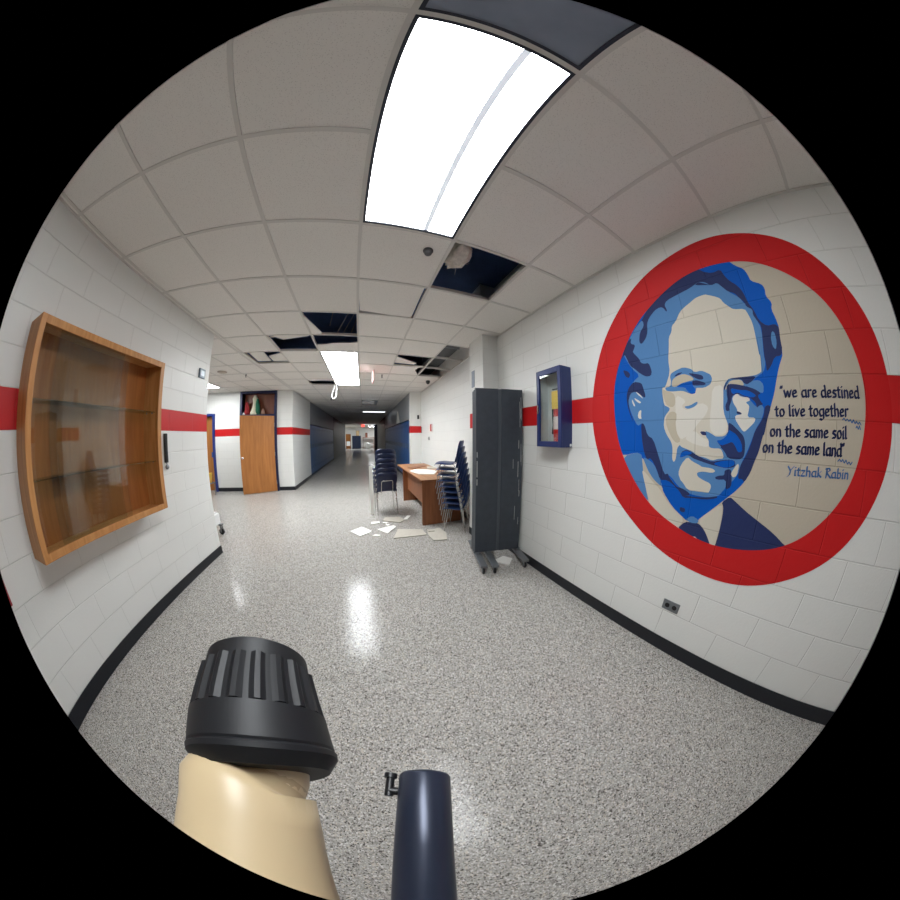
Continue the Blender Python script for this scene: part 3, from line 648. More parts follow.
# ------------------------------------------------------------------ folded rolling partition
def caster(mb_fork, mb_wheel, x, y, z):
    mb_fork.bbox(x - .016, x - .012, y - .018, y + .012, .02, z).bbox(x + .012, x + .016, y - .018, y + .012, .02, z).bbox(x - .016, x + .016, y - .018, y + .02, z - .006, z, .001)
    mb_wheel.lathe([(.0, -.011), (.029, -.011), (.034, -.006), (.034, .006), (.029, .011), (0, .011)], Matrix.Translation((x, y, .034)) @ Matrix.Rotation(PI / 2, 4, 'Y'), 20)
pa = math.atan2(.785 - .915, 1.70 - 1.172)
dv = thing('folding_partition', 'tall dark grey folded rolling partition standing against the pillar', 'partition', (1.205, .912, 0), pa)
M['panel'] = plain('dark_panel', rgb(52, 58, 66), 0.5, noise=.12, nscale=14)
M['panel_mid'] = plain('panel_edge', rgb(70, 76, 82), 0.45)
W = .515
for i, (yy, zt) in enumerate(((0.0, 1.915), (.058, 1.905), (.116, 1.90))):
    pn = MB().bbox(.004, .245, yy, yy + .052, .135, zt, .006).bbox(.275, W - .004, yy, yy + .052, .135, zt, .006).build('panel', M['panel'], dv)
    MB().box(.245, .275, yy + .008, yy + .044, .135, zt - .004).build('fold_seam', M['panel_mid'], pn)
    MB().bbox(-.002, .006, yy + .004, yy + .048, .12, zt + .002, .002).bbox(W - .006, W + .002, yy + .004, yy + .048, .12, zt + .002, .002).build('edge_trim', M['panel_mid'], pn)
sc = MB(); random.seed(7)
for k in range(16):
    x = W - .012 - abs(random.gauss(0, .035)); z = random.choice((random.uniform(1.5, 1.68), random.uniform(.4, 1.4)))
    sc.box(x, x + random.uniform(.002, .005), -.0012, .001, z, z + random.uniform(.04, .22))
for k in range(5):
    z = random.uniform(.9, 1.4); sc.box(.008, .016, -.0012, .001, z, z + random.uniform(.04, .1))
sc.build('scuff_mark', plain('scuff', rgb(176, 178, 176), .6), dv)
for (x, ya, yb) in ((.045, -.25, .40), (.165, -.26, .37), (W + .0, -.23, .33)):
    ft = MB().bbox(x - .035, x + .035, ya, yb, .078, .108, .004).bbox(x - .02, x + .02, .0, .17, .108, .14, .003).build('foot', M['steel'], dv)
    for yy in (ya + .030, yb - .035):
        f_, w_ = MB(), MB(); caster(f_, w_, x, yy, .080)
        f_.build('caster_fork', M['steel'], ft); w_.build('caster_wheel', M['rubber'], ft)

# ------------------------------------------------------------------ desk with scraps on it
dk = thing('desk', 'long brown wooden desk with panel ends against the right wall', 'desk', (.955, 2.24, 0), math.radians(1.6))
MB().bbox(-.012, .675, -.015, 2.22, .712, .742, .004).build('desk_top', M['desk_top'], dk)
MB().bbox(.0, .66, .0, .035, 0, .712, .002).build('end_panel', M['desk'], dk)
MB().bbox(.0, .66, 1.56, 1.595, 0, .712, .002).build('end_panel', M['desk'], dk)
MB().bbox(.10, .122, .035, 1.56, .26, .712, .002).build('modesty_panel', M['desk'], dk)
MB().box(-.015, .678, -.018, -.012, .716, .738).box(-.015, -.010, -.018, 2.22, .716, .738).build('edge_band', M['desk'], dk)
def desk_pt(x, y): 
    v = dk.matrix_basis @ Vector((x, y, 0)); return v.x, v.y
def scrap(name, label, cat, pts, z, th, mat, group=None):
    cx = sum(p[0] for p in pts) / len(pts); cy = sum(p[1] for p in pts) / len(pts)
    return tag(MB().prism(pts, z, z + th).build(name, mat, None, (cx, cy, z)), label, cat, group)
DG = 'scraps lying on the desk'
scrap('broken_ceiling_tile', 'large white broken ceiling tile lying on the middle of the desk', 'ceiling tile', [desk_pt(*p) for p in ((.02, .95), (.10, .55), (.34, .42), (.52, .78), (.40, 1.02), (.16, 1.12))], .742, .014, M['paper'], DG)
scrap('broken_ceiling_tile', 'white tile piece on the near right end of the desk by the chair stack', 'ceiling tile', [desk_pt(*p) for p in ((.36, .10), (.64, .06), (.64, .34), (.42, .40))], .742, .014, M['paper'], DG)
scrap('board_offcut', 'thin brown board offcut lying across the far part of the desk', 'board', [desk_pt(*p) for p in ((.08, 1.45), (.20, 1.30), (.56, 1.62), (.50, 1.80))], .742, .010, M['desk'], DG)
scrap('broken_ceiling_tile', 'pale tile piece at the back of the desk against the wall', 'ceiling tile', [desk_pt(*p) for p in ((.44, 1.18), (.62, 1.12), (.64, 1.42), (.52, 1.46))], .742, .014, M['board'], DG)
scrap('board_offcut', 'small brown scrap beside the white broken tile on the desk', 'board', [desk_pt(*p) for p in ((.46, .62), (.54, .50), (.62, .66), (.56, .76))], .742, .010, M['desk'], DG)

# ------------------------------------------------------------------ classroom chairs
def make_chair(mat, z0=0.0):
    t = thing('classroom_chair', 'x', 'chair')
    prof = [(.215, .405, .19), (.20, .425, .20), (.12, .432, .205), (.02, .424, .205), (-.07, .424, .20), (-.135, .440, .19), (-.165, .475, .18),
            (-.185, .54, .17), (-.205, .62, .185), (-.222, .70, .19), (-.235, .755, .18), (-.240, .785, .14), (-.241, .793, .10)]
    vs = []; nw = 9
    for i, (y, z, w) in enumerate(prof):
        for k in range(nw):
            u = -1 + 2 * k / (nw - 1); e = abs(u) ** 3
            dz = -.024 * e if i < 5 else .0; dy = .0 if i < 6 else .030 * e
            vs.append((u * w, y + dy, z + dz))
    n = len(vs)
    nrm = []
    for i in range(len(prof)):
        a, b = prof[max(0, i - 1)], prof[min(len(prof) - 1, i + 1)]
        d = Vector((0, b[0] - a[0], b[1] - a[1])).normalized()
        nrm.append(Vector((0, -d.z, d.y)))   # toward the underside/back
    v2 = [Vector(v) - (-nrm[i // nw] if True else 0) * .0 + nrm[i // nw] * -.006 for i, v in enumerate(vs)]
    fs = []
    for i in range(len(prof) - 1):
        for k in range(nw - 1):
            a = i * nw + k; q = (a, a + 1, a + nw + 1, a + nw)
            fs.append(q); fs.append(tuple(x + n for x in q[::-1]))
    rim = [k for k in range(nw)] + [i * nw + nw - 1 for i in range(1, len(prof))] + [(len(prof) - 1) * nw + k for k in range(nw - 2, -1, -1)] + [i * nw for i in range(len(prof) - 2, 0, -1)]
    for a, b in zip(rim, rim[1:] + rim[:1]): fs.append((b, a, a + n, b + n))
    mb = MB(); mb.add(vs + v2, fs, 0, True); mb.build('seat_shell', mat, t)
    for sx in (-1, 1):
        MB().tube([(sx * .155, .10, .406), (sx * .165, .125, .385), (sx * .185, .195, .006), (sx * .185, .195, 0)], .0075).build('leg', M['chrome'], t)
        MB().tube([(sx * .155, -.09, .406), (sx * .165, -.125, .385), (sx * .185, -.165, .006), (sx * .185, -.165, 0)], .0075).build('leg', M['chrome'], t)
        MB().tube([(sx * .155, .105, .407), (sx * .155, -.095, .407)], .0075).build('side_rail', M['chrome'], t)
    MB().tube([(-.155, .10, .407), (.155, .10, .407)], .0075).build('cross_rail', M['chrome'], t)
    MB().tube([(-.105, -.09, .407), (-.105, -.165, .42), (-.10, -.215, .62), (-.085, -.225, .645), (.085, -.225, .645), (.10, -.215, .62), (.105, -.165, .42), (.105, -.09, .407)], .006).build('back_support', M['chrome'], t)
    return t
DZ, DY = .082, .016
def stack(base, x, y, rz, n, names, group, xs=0):
    first = base
    for k in range(n):
        ox, oy = xs * k, DY * k
        loc = (x + ox * math.cos(rz) - oy * math.sin(rz), y + ox * math.sin(rz) + oy * math.cos(rz), DZ * k)
        if k == 0: first.location = loc; first.rotation_euler = (0, 0, rz); first['label'] = names[0]; first['group'] = group
        else: dup(first, loc, rz, names[k], group)
S1 = ['bottom chair of the dark navy chair stack left of the desk', 'second chair up in the dark navy stack left of the desk', 'third chair up in the dark navy stack left of the desk',
      'fourth chair up in the dark navy stack left of the desk', 'second chair from the top in the dark navy stack left of the desk', 'top chair of the dark navy chair stack left of the desk']
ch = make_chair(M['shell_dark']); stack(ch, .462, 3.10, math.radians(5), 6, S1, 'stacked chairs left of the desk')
S2 = ['bottom chair of the blue chair stack between desk and partition'] + [w + ' chair up in the blue stack between desk and partition' for w in ('second', 'third', 'fourth', 'fifth', 'sixth', 'seventh', 'eighth')] + ['top blue chair of the stack between desk and partition, whole seat and back showing']
ch2 = make_chair(M['shell']); ch2.scale = (.88, .88, .88); stack(ch2, 1.44, 1.955, math.radians(55), 9, S2, 'stacked chairs behind the partition')
scrap('leaning_tile_strip', 'narrow white tile strip standing against the left side of the navy chair stack', 'ceiling tile', [(.172, 3.00), (.232, 2.985), (.234, 3.005), (.174, 3.02)], 0.0, .90, M['paper'])

# ------------------------------------------------------------------ broken ceiling tiles on the floor
FG = 'broken ceiling tile pieces on the floor'
def deb(label, pts, mat, th=.014, z=0.001): scrap('broken_ceiling_tile', label, 'ceiling tile', pts, z, th, mat, FG)
deb('white four-cornered tile piece lying farthest left on the floor', [(-.178, 2.275), (.003, 2.423), (.152, 2.22), (.13, 2.17), (-.026, 2.055)], M['paper'])
deb('white tile piece on the floor between the left piece and the beige tile', [(.231, 2.263), (.507, 2.37), (.535, 2.28), (.43, 2.15), (.377, 2.049)], M['paper'])
deb('large beige tile slab on the floor in front of the desk corner', [(.545, 2.19), (.90, 2.065), (.915, 1.855), (.44, 1.875)], M['board'])
deb('large beige cracked tile on the floor under the near end of the desk and chairs', [(.955, 1.98), (1.16, 2.05), (1.20, 1.82), (1.13, 1.60), (.95, 1.645), (.93, 1.82)], M['board'])
deb('small beige tile scrap lying on the cracked tile near the desk leg', [(.95, 2.00), (1.06, 1.98), (1.05, 1.92), (.96, 1.93)], M['board'], .012, .017)
deb('beige tile piece on the floor in front of the navy chair stack', [(.353, 2.62), (.62, 2.47), (.72, 2.56), (.66, 2.74), (.40, 2.78)], M['board'])
deb('small white strip of tile on the floor left of the chair stack', [(.150, 2.50), (.29, 2.52), (.30, 2.60), (.16, 2.61)], M['paper'])
deb('upper of the two tiny white tile bits before the chair stack', [(.335, 2.52), (.40, 2.46), (.44, 2.53), (.37, 2.57)], M['paper'])
deb('lower of the two tiny white tile bits before the chair stack', [(.37, 2.40), (.42, 2.36), (.45, 2.42), (.40, 2.45)], M['paper'])
deb('small pale tile scrap on the floor beside the left desk panel', [(.70, 2.60), (.76, 2.58), (.86, 2.74), (.80, 2.77)], M['paper'])
deb('small white scrap on the floor just right of the left white tile piece', [(.145, 2.03), (.25, 1.985), (.265, 2.04), (.20, 2.08)], M['paper'])
deb('white scrap on the floor under the dark partition', [(1.42, .86), (1.53, .70), (1.64, .80), (1.58, .90)], M['paper'])

# ------------------------------------------------------------------ displaced tiles and things in the ceiling
CG = 'broken ceiling tiles still in the ceiling'
def hung(label, pts, z=None, th=.014): scrap('ceiling_tile', label, 'ceiling tile', pts, H + .0045 if z is None else z, th, M['tile'], CG)
hung('slipped ceiling tile with dark gaps, just beyond the round detector tile', [(.004, .600), (.575, .600), (.578, 1.212), (.40, 1.212), (.02, 1.158)])
hung('triangular tile remnant in the left corner of the hole with hanging wires', [(-.604, 1.30), (-.46, 1.80), (-.604, 1.825)])
hung('torn half tile between the wire hole and the double ceiling light', [(-.604, 2.20), (-.452, 2.179), (-.35, 2.13), (-.241, 2.108), (-.12, 2.10), (-.006, 2.055), (-.006, 2.434), (-.604, 2.434)])
hung('thin torn tile sliver at the near edge of the hole left of the wire hole', [(-1.128, 1.83), (-.612, 1.83), (-.66, 1.885), (-1.024, 1.999), (-1.09, 1.924)])
hung('left piece of the cracked tile before the alcove door', [(-1.732, 2.442), (-1.48, 2.442), (-1.50, 2.52), (-1.53, 2.925), (-1.765, 2.90)])
hung('right piece of the cracked tile before the alcove door', [(-1.482, 2.68), (-1.226, 2.54), (-1.226, 2.94), (-1.491, 2.93)])
hung('tile remnant with a dark slot beside the far end of the double ceiling light', [(-1.215, 4.275), (-.612, 4.275), (-.612, 4.44), (-.95, 4.43), (-1.10, 4.46), (-1.215, 4.42)])
hung('wedge of tile left of the big hole near the pillar', [(.612, 2.56), (1.014, 2.846), (.97, 2.915), (.612, 2.88)])
hung('broken tile left of the big hole near the pillar, beyond the wedge', [(.612, 3.02), (1.18, 2.99), (1.10, 3.114), (1.07, 3.258), (1.20, 3.60), (1.20, 3.655), (.612, 3.655)])
# tile tipped up into the void
tl = tag(MB().box(-.29, .29, -.22, .22, -.007, .007).build('ceiling_tile', M['tile']), 'grey tile tipped up into the hole left of the wire hole', 'ceiling tile', CG)
tl.location = (-.90, 2.10, H + .135); tl.rotation_euler = (math.radians(24), math.radians(-8), 0)
# insulation
random.seed(11)
bm = bmesh.new(); bmesh.ops.create_icosphere(bm, subdivisions=3, radius=1)
for v in bm.verts:
    n_ = v.co.copy(); f_ = 1 + .16 * math.sin(9 * n_.x + 4 * n_.y) + .12 * math.sin(13 * n_.z + 7 * n_.y + 1) + random.uniform(-.06, .06)
    v.co = Vector((n_.x * .09 * f_, n_.y * .15 * f_, n_.z * .10 * f_))
bm.verts.index_update()
im = MB(); im.add([v.co.copy() for v in bm.verts], [tuple(v.index for v in f.verts) for f in bm.faces], 0, True); bm.free()
for k in range(46):
    a, b = random.uniform(0, 2 * PI), random.uniform(-.6, .6)
    p = Vector((.085 * math.cos(a), .14 * math.sin(a), .07 * b)); q = p + Vector((random.uniform(-.03, .05), random.uniform(-.02, .08), random.uniform(-.05, .02)))
    im.tube([p, (p + q) / 2 + Vector((0, 0, -.01)), q], .0016, 4)
io = tag(im.build('insulation_clump', plain('insulation', rgb(206, 198, 190), .95, noise=.15, nscale=30)), 'frayed whitish insulation clump bulging in the open ceiling hole nearest the big light', 'insulation')
io.location = (.712, .185, H + .085)
# hanger wires in the wire hole
wm = plain('hanger_wire', rgb(150, 146, 138), .4, .5)
for lab, a, b in (('leftmost wire, hanging straight in the square ceiling hole', (-.34, 1.60, H + .02), (-.30, 1.62, DECK)), ('second wire from the left, slanting in the square ceiling hole', (-.28, 1.83, H + .02), (.10, 1.50, DECK)),
                  ('third wire from the left, crossing in the square ceiling hole', (-.20, 1.83, H + .02), (.15, 1.60, DECK)), ('rightmost wire, slanting in the square ceiling hole', (-.10, 1.83, H + .02), (.12, 1.62, DECK))):
    tag(MB().tube([a, [(a[i] + b[i]) / 2 + (.02 if i == 0 else 0) for i in range(3)], b], .004, 6).build('hanger_wire', wm), lab, 'wire', 'wires in the ceiling hole')
# duct above the right hole
du = thing('air_duct', 'dark grey metal duct seen up inside the big ceiling hole near the pillar', 'duct', (1.5, 3.0, 2.98))
MB().bbox(1.34, 1.70, 2.30, 4.6, 2.98, 3.26, .006).build('duct_body', plain('duct', rgb(96, 100, 104), .5, .3), du, (1.5, 3.0, 2.98))
for y in (2.5, 3.1, 3.7, 4.3): MB().box(1.33, 1.71, y, y + .03, 2.97, 3.27).build('flange', M['steel'], du, (1.5, 3.0, 2.98))
for y in (2.6, 4.0): MB().tube([(1.52, y, 3.255), (1.52, y, DECK)], .006).build('hanger_rod', M['steel'], du, (1.5, 3.0, 2.98))
# detectors, sprinklers, cameras, vent
Zf = Matrix.Rotation(PI, 4, 'X')
def dome(name, label, x, y, prof, mat, cat):
    return tag(MB().lathe(prof, Matrix.Rotation(PI, 4, 'X'), 24).build(name, mat, None, None), label, cat)
o = dome('smoke_detector', 'dark round detector on the ceiling tile beyond the big light', .475, .159, [(.036, 0), (.036, .008), (.028, .012), (.026, .030), (.018, .038), (0, .040)], plain('dark_grey', rgb(76, 76, 78), .5), 'detector'); o.location = (.475, .159, H + .004)
o = dome('security_camera', 'black dome camera on the ceiling by the right hall wall', 1.56, 4.06, [(.05, 0), (.05, .02), (.045, .05), (.028, .075), (0, .085)], M['black'], 'camera'); o.location = (1.56, 4.06, H + .004)
def sprinkler(x, y, label):
    t = thing('sprinkler', label, 'sprinkler', (x, y, H + .004), 0, 'ceiling sprinklers')
    MB().lathe([(.038, 0), (.036, .006), (.014, .008)], Zf, 20).build('escutcheon', M['white_paint'], t)
    MB().lathe([(.010, .006), (.010, .04), (.004, .045), (.004, .062), (.018, .064), (.018, .067), (0, .067)], Zf, 12).build('head', M['black'], t)
sprinkler(.467, 3.767, 'small dark sprinkler on the ceiling just right of the pink sign')
sprinkler(-2.37, 3.693, 'small dark sprinkler hanging from the ceiling before the alcove door')
o = dome('ceiling_vent', 'round beige vent on the alcove ceiling near the left wall corner', 0, 0, [(.10, 0), (.098, .012), (.075, .022), (.05, .016), (.03, .024), (0, .026)], plain('beige_vent', rgb(180, 170, 158), .5), 'vent'); o.location = (-2.78, 3.435, H + .004)
# exit sign hung edge-on
es = thing('hanging_sign', 'lit sign box hanging edge-on from the ceiling, glowing pinkish red', 'sign', (.268, 3.36, 2.47)); SO = tuple(es.location)
MB().bbox(.255, .281, 3.21, 3.51, 2.47, 2.68, .004).build('sign_body', plain('pale_pink_plastic', rgb(236, 190, 186), .4), es, SO)
MB().tube([(.268, 3.36, 2.68), (.268, 3.36, H + .001)], .008).build('stem', M['white_paint'], es, SO)
MB().box(.2535, .2555, 3.225, 3.495, 2.485, 2.665).box(.2805, .2825, 3.225, 3.495, 2.485, 2.665).build('lit_face', emit('sign_glow', (1.0, .30, .26, 1), 0.9), es, SO)
# hanging white loop
lp = thing('cable_loop', 'white cable loop hanging from the ceiling at the far end of the double light', 'cable', (-.64, 4.9, H))
LO = tuple(lp.location)
MB().tube([(-.60, 4.90, H + .03), (-.595, 4.90, 2.62), (-.60, 4.90, 2.47), (-.645, 4.90, 2.385), (-.70, 4.90, 2.40), (-.715, 4.90, 2.46), (-.69, 4.90, 2.56), (-.65, 4.90, 2.68), (-.64, 4.90, H + .03)], .011).build('cable', M['white_paint'], lp, LO)
MB().tube([(-.71, 4.90, 2.41), (-.735, 4.90, 2.36)], .014).build('plug', M['black'], lp, LO)

# ------------------------------------------------------------------ lockers
def make_locker():
    t = thing('locker', 'x', 'locker')      # faces +x, origin at floor, front centre
    w = .3048
    MB().box(-.30, -.004, -w / 2 + .001, w / 2 - .001, .10, 1.90).build('body', M['locker'], t)
    MB().box(-.28, -.02, -w / 2 + .001, w / 2 - .001, 0, .10).build('plinth', M['locker_dark'], t)
    d = MB().bbox(-.004, .012, -w / 2 + .006, w / 2 - .006, .106, 1.894, .003).build('door', M['locker'], t)
    for zs in ((1.72, 1.75, 1.78), (.30, .33, .36)):
        lv = MB()
        for z in zs: lv.box(.0115, .0135, -.07, .07, z, z + .010)
        lv.build('louvre', M['locker_dark'], d)
    MB().bbox(.012, .03, -.115, -.085, 1.05, 1.20, .004).build('latch', M['steel'], d)
    return t
lk = make_locker(); first = True
def put(x, y, rz, label, group):
    global first
    if first: lk.location = (x, y, 0); lk.rotation_euler = (0, 0, rz); lk['label'] = label; lk['group'] = group; first = False
    else: dup(lk, (x, y, 0), rz, label, group)
ORD = 'nearest second third fourth fifth sixth seventh eighth ninth tenth eleventh twelfth thirteenth fourteenth fifteenth sixteenth seventeenth eighteenth nineteenth twentieth twenty-first twenty-second twenty-third twenty-fourth twenty-fifth twenty-sixth twenty-seventh'.split()
nl, nr = 22, 27
for k in range(nl):
    put(XL - .02, 7.75 + .3048 * (k + .5), 0, ORD[k] + ' blue locker from the white wall in the left row of the hall', 'blue lockers along the left side')
for k in range(nr):
    put(1.44, 5.705 + .3048 * (k + .5), PI, ORD[k] + ' blue locker from the white wall end in the row behind the desk', 'blue lockers along the right side')

# ------------------------------------------------------------------ alcove things
fb = thing('cloth_bundle', 'white and green cloth bundle standing on the frame above the open door', 'cloth', (-3.00, 5.60, 2.09))
BO = tuple(fb.location)
MB().lathe([(.0, 0), (.13, .0), (.12, .05), (.07, .20), (.055, .34), (.075, .44), (.03, .54), (0, .55)], None, 14, rib=lambda i, a: 1 + .14 * math.sin(5 * a + i)).build('white_cloth', plain('cream_cloth', rgb(206, 200, 176), .9), fb)
MB().lathe([(.0, 0), (.06, .0), (.07, .08), (.06, .28), (.03, .42), (0, .44)], Matrix.Translation((.09, -.03, 0)), 12, rib=lambda i, a: 1 + .15 * math.sin(4 * a + i)).build('green_cloth', plain('green_cloth', rgb(40, 104, 80), .9), fb)
rbn = thing('cloth_bundle', 'dark red cloth bundle left of the white and green one above the door', 'cloth', (-3.245, 5.60, 2.09))
MB().lathe([(.0, 0), (.07, .0), (.08, .06), (.06, .24), (.03, .36), (0, .37)], None, 12, rib=lambda i, a: 1 + .15 * math.sin(4 * a + i)).build('red_cloth', plain('red_cloth', rgb(150, 40, 44), .9), rbn)
MB().lathe([(.0, 0), (.03, .0), (.03, .05), (.0, .07)], Matrix.Translation((-.07, -.06, 0)), 12).build('white_end', M['white_paint'], rbn)
tag(MB().lathe([(0, 0), (.05, 0), (.055, .05), (.04, .12), (.02, .16), (0, .17)], None, 14).build('jar', plain('tan_jar', rgb(150, 110, 90), .4)), 'small tan jar on the frame above the open door, right of the cloths', 'jar').location = (-2.76, 5.60, 2.09)
ct = thing('mop_cart', 'low white cart behind the left wall corner, one dark caster showing', 'cart', (-2.475, 2.20, 0))
MB().bbox(-.24, .22, -.17, .17, .16, .34, .02).bbox(-.20, .20, -.13, .13, .34, .36, .004).build('tub', M['white_paint'], ct)
for sx in (-.18, .235):
    for sy in (-.13, .13):
        cf, cw = MB(), MB()
        cw.lathe([(0, -.016), (.042, -.016), (.048, -.008), (.048, .008), (.042, .016), (0, .016)], Matrix.Translation((sx, sy, .048)) @ Matrix.Rotation(PI / 2, 4, 'X'), 20)
        cf.bbox(sx - .012, sx + .012, sy - .026, sy - .020, .04, .17).bbox(sx - .012, sx + .012, sy + .020, sy + .026, .04, .17).bbox(sx - .03, sx + .03, sy - .03, sy + .03, .15, .17, .003)
        cf.build('caster_fork', M['steel'], ct); cw.build('caster_wheel', M['rubber'], ct)
yb = thing('yellow_bucket', 'yellow bucket on a grey stand at the blue doorway, mostly hidden', 'bucket', (-4.20, 4.98, 0))
MB().bbox(-.14, .14, -.14, .14, .32, .345, .004).tube([(-.12, -.12, 0), (-.12, -.12, .33)], .012).tube([(.12, -.12, 0), (.12, -.12, .33)], .012).tube([(-.12, .12, 0), (-.12, .12, .33)], .012).tube([(.12, .12, 0), (.12, .12, .33)], .012).build('stand', M['steel'], yb)
MB().lathe([(0, .345), (.10, .345), (.13, .58), (.136, .59), (.126, .59), (.098, .36), (0, .36)], None, 24).build('bucket', M['yellow'], yb)

# ------------------------------------------------------------------ far end of the hall
nc = thing('storage_cabinet', 'dark navy cabinet in the bright room at the hall end', 'cabinet', (-.90, 29.2, 0))
MB().bbox(-.54, .54, -.25, .25, 0, 1.62, .01).build('body', plain('dark_navy', rgb(26, 34, 56), .5), nc)
MB().bbox(-.52, -.01, -.27, -.25, .06, 1.58, .004).build('door', plain('dark_navy2', rgb(30, 40, 66), .5), nc); MB().bbox(.01, .52, -.27, -.25, .06, 1.58, .004).build('door', plain('dark_navy3', rgb(30, 40, 66), .5), nc)
tag(MB().bbox(-.95, -.55, 29.05, 29.35, 1.62, 2.25, .01).build('cardboard_box', plain('card', rgb(186, 160, 120), .8), None, (-.75, 29.2, 1.62)), 'tan box standing on the dark navy cabinet at the hall end', 'box')
st = thing('shelf_unit', 'long low shelf with brown top at the hall end, right of the navy cabinet', 'shelf', (.62, 30.4, 0))
MB().bbox(-.75, .75, -.25, .25, 1.36, 1.42, .005).build('top_board', M['brown'], st)
for sx in (-.705, .705): MB().bbox(sx - .025, sx + .025, -.22, .22, 0, 1.36, .004).build('side', M['brown'], st)
MB().bbox(-.68, .68, -.20, .22, .55, .58, .004).build('board', M['brown'], st)
tag(MB().bbox(.20, .50, 30.2, 30.5, 1.42, 2.0, .01).build('brown_crate', M['brown'], None, (.35, 30.35, 1.42)), 'dark brown crate standing on the shelf at the hall end', 'crate')
wb = thing('white_bin', 'white bin on the floor at the hall end, right of the navy cabinet', 'bin', (.50, 28.3, 0))
MB().lathe([(0, 0), (.22, 0), (.27, .62), (.28, .64), (0, .64)], None, 20).build('tub', M['white_paint'], wb)
MB().lathe([(.285, .64), (.285, .68), (.1, .74), (0, .74)], None, 20).build('lid', M['white_paint'], wb)
od = thing('wooden_board', 'orange-brown wooden board leaning at the hall end, left of the navy cabinet', 'board', (-1.95, 29.6, 0), math.radians(30))
MB().bbox(-.30, .30, -.02, .02, 0, 1.85, .004).build('panel', M['door'], od)
MB().bbox(-.34, -.30, -.03, .03, 0, 1.85, .004).bbox(.30, .34, -.03, .03, 0, 1.85, .004).build('stile', M['door'], od)
wc = thing('white_chair', 'white chair in front of the leaning wooden board at the hall end', 'chair', (-1.85, 28.0, 0))
MB().bbox(-.22, .22, -.22, .22, .42, .46, .01).build('seat', M['white_paint'], wc); MB().bbox(-.22, .22, .18, .22, .46, .95, .01).build('backrest', M['white_paint'], wc)
for sx in (-.19, .19):
    for sy in (-.19, .19): MB().tube([(sx, sy, 0), (sx, sy, .43)], .018).build('leg', M['black'], wc)
rs = thing('hanging_sign', 'tiny red sign hanging from the ceiling far down the hall', 'sign', (-.03, 21, 2.40)); RO = tuple(rs.location)
MB().bbox(-.18, .12, 20.97, 21.03, 2.38, 2.58, .005).build('sign_body', emit('red_sign', (1, .08, .06, 1), .9), rs, RO)
MB().tube([(-.03, 21, 2.58), (-.03, 21, H)], .01).build('stem', M['white_paint'], rs, RO)
struct('trim_4', MB().box(1.12, 1.15, 23.75, 24.05, 0, H - .003), plain('teal_frame', rgb(40, 76, 96), .4))
tag(MB().prism([(-.5, 0), (.5, 0), (.2, .46), (-.05, .46)], -.004, .004).build('light_patch_sheet', M['paper']), 'white tapered sheet standing for a patch of light above the right lockers', 'paper')  # bright patch of light on the wall, built as a white sheet
o = bpy.data.objects['light_patch_sheet']; o.matrix_world = Matrix.Translation((1.413, 8.0, 1.96)) @ Matrix(((0, 0, 1, 0), (1, 0, 0, 0), (0, 1, 0, 0), (0, 0, 0, 1)))

# ------------------------------------------------------------------ two handle bars in the foreground, standing on the floor
B0 = CAM + Vector((-.4271, .3192, -.8459)).normalized() * .165     # rim of the ribbed cap
B1 = B0 + Vector((-.148, .958, .185)).normalized() * .058            # free end of the cap
ax = (B1 - B0); Lc = ax.length; ax.normalize()
hb = thing('handle_bar', 'tan tubular handle with a black ribbed end cap in the foreground', 'handle', (B0.x - .03, B0.y - .62, 0)); HO = tuple(hb.location)
Mz = ax.to_track_quat('Z', 'Y').to_matrix().to_4x4()
Mc = Matrix.Translation(B0) @ Mz
def ribs(i, a):
    t = math.sin(20 * a)
    return 1 + (.028 * max(-.8, min(1, 2.0 * t)) if 8 <= i <= 9 else 0)
s_ = Lc
MB().lathe([(.0235, -.009), (.0310, -.009), (.0362, -.003), (.0366, -.0005), (.0354, .0008), (.0360, .002), (.0356, s_ * .33), (.0340, s_ * .335), (.0344, s_ * .345), (.0318, s_ * .81),
            (.0306, s_ * .815), (.0302, s_ * .97), (.0285, s_), (0, s_)], Mc, 160, rib=ribs, smooth=False).build('end_cap', plain('black_plastic', rgb(24, 25, 28), .5, spec=.35), hb, HO)
tan = plain('tan_metal', rgb(186, 166, 132), .35, noise=.05, nscale=8)
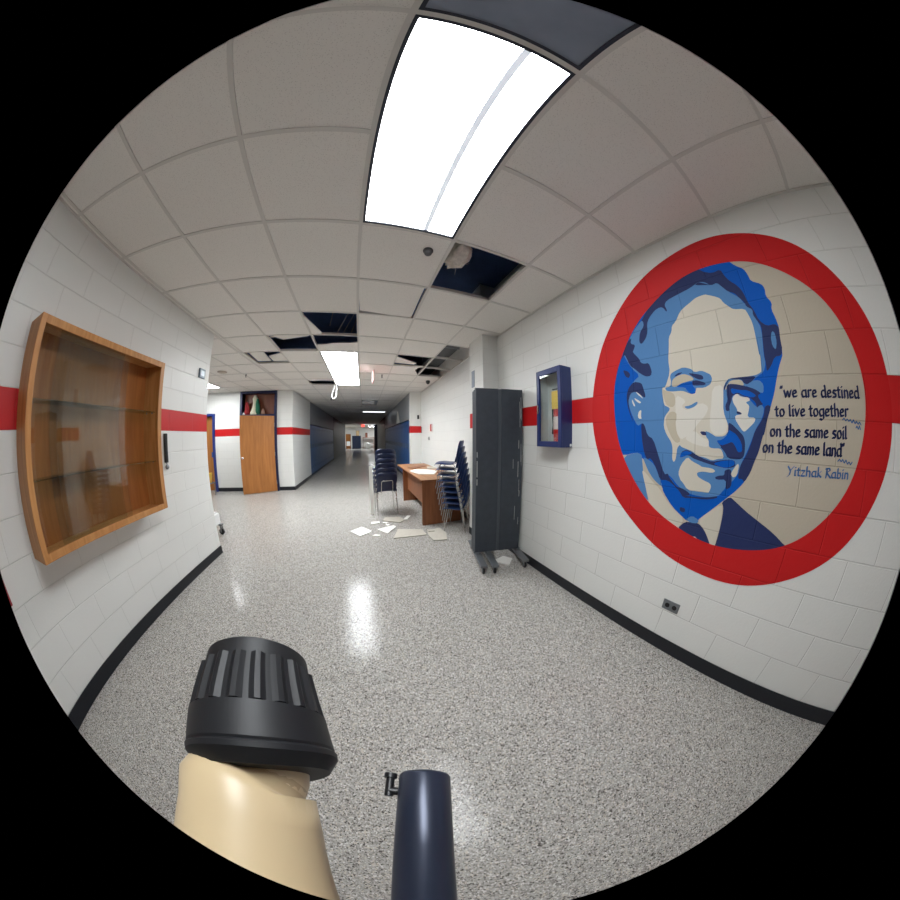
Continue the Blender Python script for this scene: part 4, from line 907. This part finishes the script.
MB().tube([B0 + ax * .002, CAM + Vector((-.0727, .0473, -.1427)), (CAM + Vector((-.0727, .0473, -.1427))).lerp(CAM + Vector((-.0765, .0370, -.1414)), .35)], [.0230, .0235, .0238], 36).build('neck', plain('pale_tan', rgb(214, 196, 160), .4), hb, HO)
q1 = CAM + Vector((-.0765, .0370, -.1414)); q2 = CAM + Vector((-.0776, .0182, -.1445)); q3 = CAM + Vector((-.0788, -.0200, -.1450)); q4 = CAM + Vector((-.100, -.30, -.150))
n1 = CAM + Vector((-.4354, .2833, -.8545)) * .167
path = [n1, n1.lerp(q1, .85), n1.lerp(q1, 1.05), n1.lerp(q1, 1.25), q2, q3, q4, q4 + Vector((-.004, -.12, -.02)), q4 + Vector((-.006, -.18, -.08)), q4 + Vector((-.007, -.20, -.16)), Vector((q4.x - .007, q4.y - .20, 0))]
MB().tube(path, [.0236, .0240, .0285, .0306] + [.0306] * 7, 32).build('tube', tan, hb, HO)
R0 = CAM + Vector((.0180, .2640, -.9640)) * .215
R1 = CAM + Vector((-.1107, -.115, -.9872)) * .215
bx = (R1 - R0).normalized()
nb = thing('handle_bar', 'dark navy round bar end in the foreground, right of the tan handle', 'handle', (R1.x - .04, R1.y - .3, 0)); NO = tuple(nb.location)
f2 = R0 + bx * .30
MB().tube([R0 - bx * .004, R0 - bx * .002, R0, R0 + bx * .05, R1, f2, f2 + Vector((-.02, -.08, -.02)), f2 + Vector((-.03, -.12, -.08)), Vector((f2.x - .03, f2.y - .12, 0))], [.008, .0145, .0160] + [.0160] * 6, 28).build('bar', plain('navy_metal', rgb(40, 46, 62), .3, .4), nb, NO)
K0 = CAM + (Vector((.0192, .2764, -.9608)) * .215 - bx * .0) ; side = bx.cross(Vector((0, 0, 1))).normalized()
a0 = R0 + bx * .012; c1 = a0 + side * .0215 if (a0 + side * .03).x < a0.x else a0 - side * .0215
MB().tube([a0, c1], .003).tube([c1 + bx * .004, c1 - bx * .010], .0028).tube([c1 - bx * .0095, c1 - bx * .013], .0042).build('clip_pin', M['black'], nb, NO)
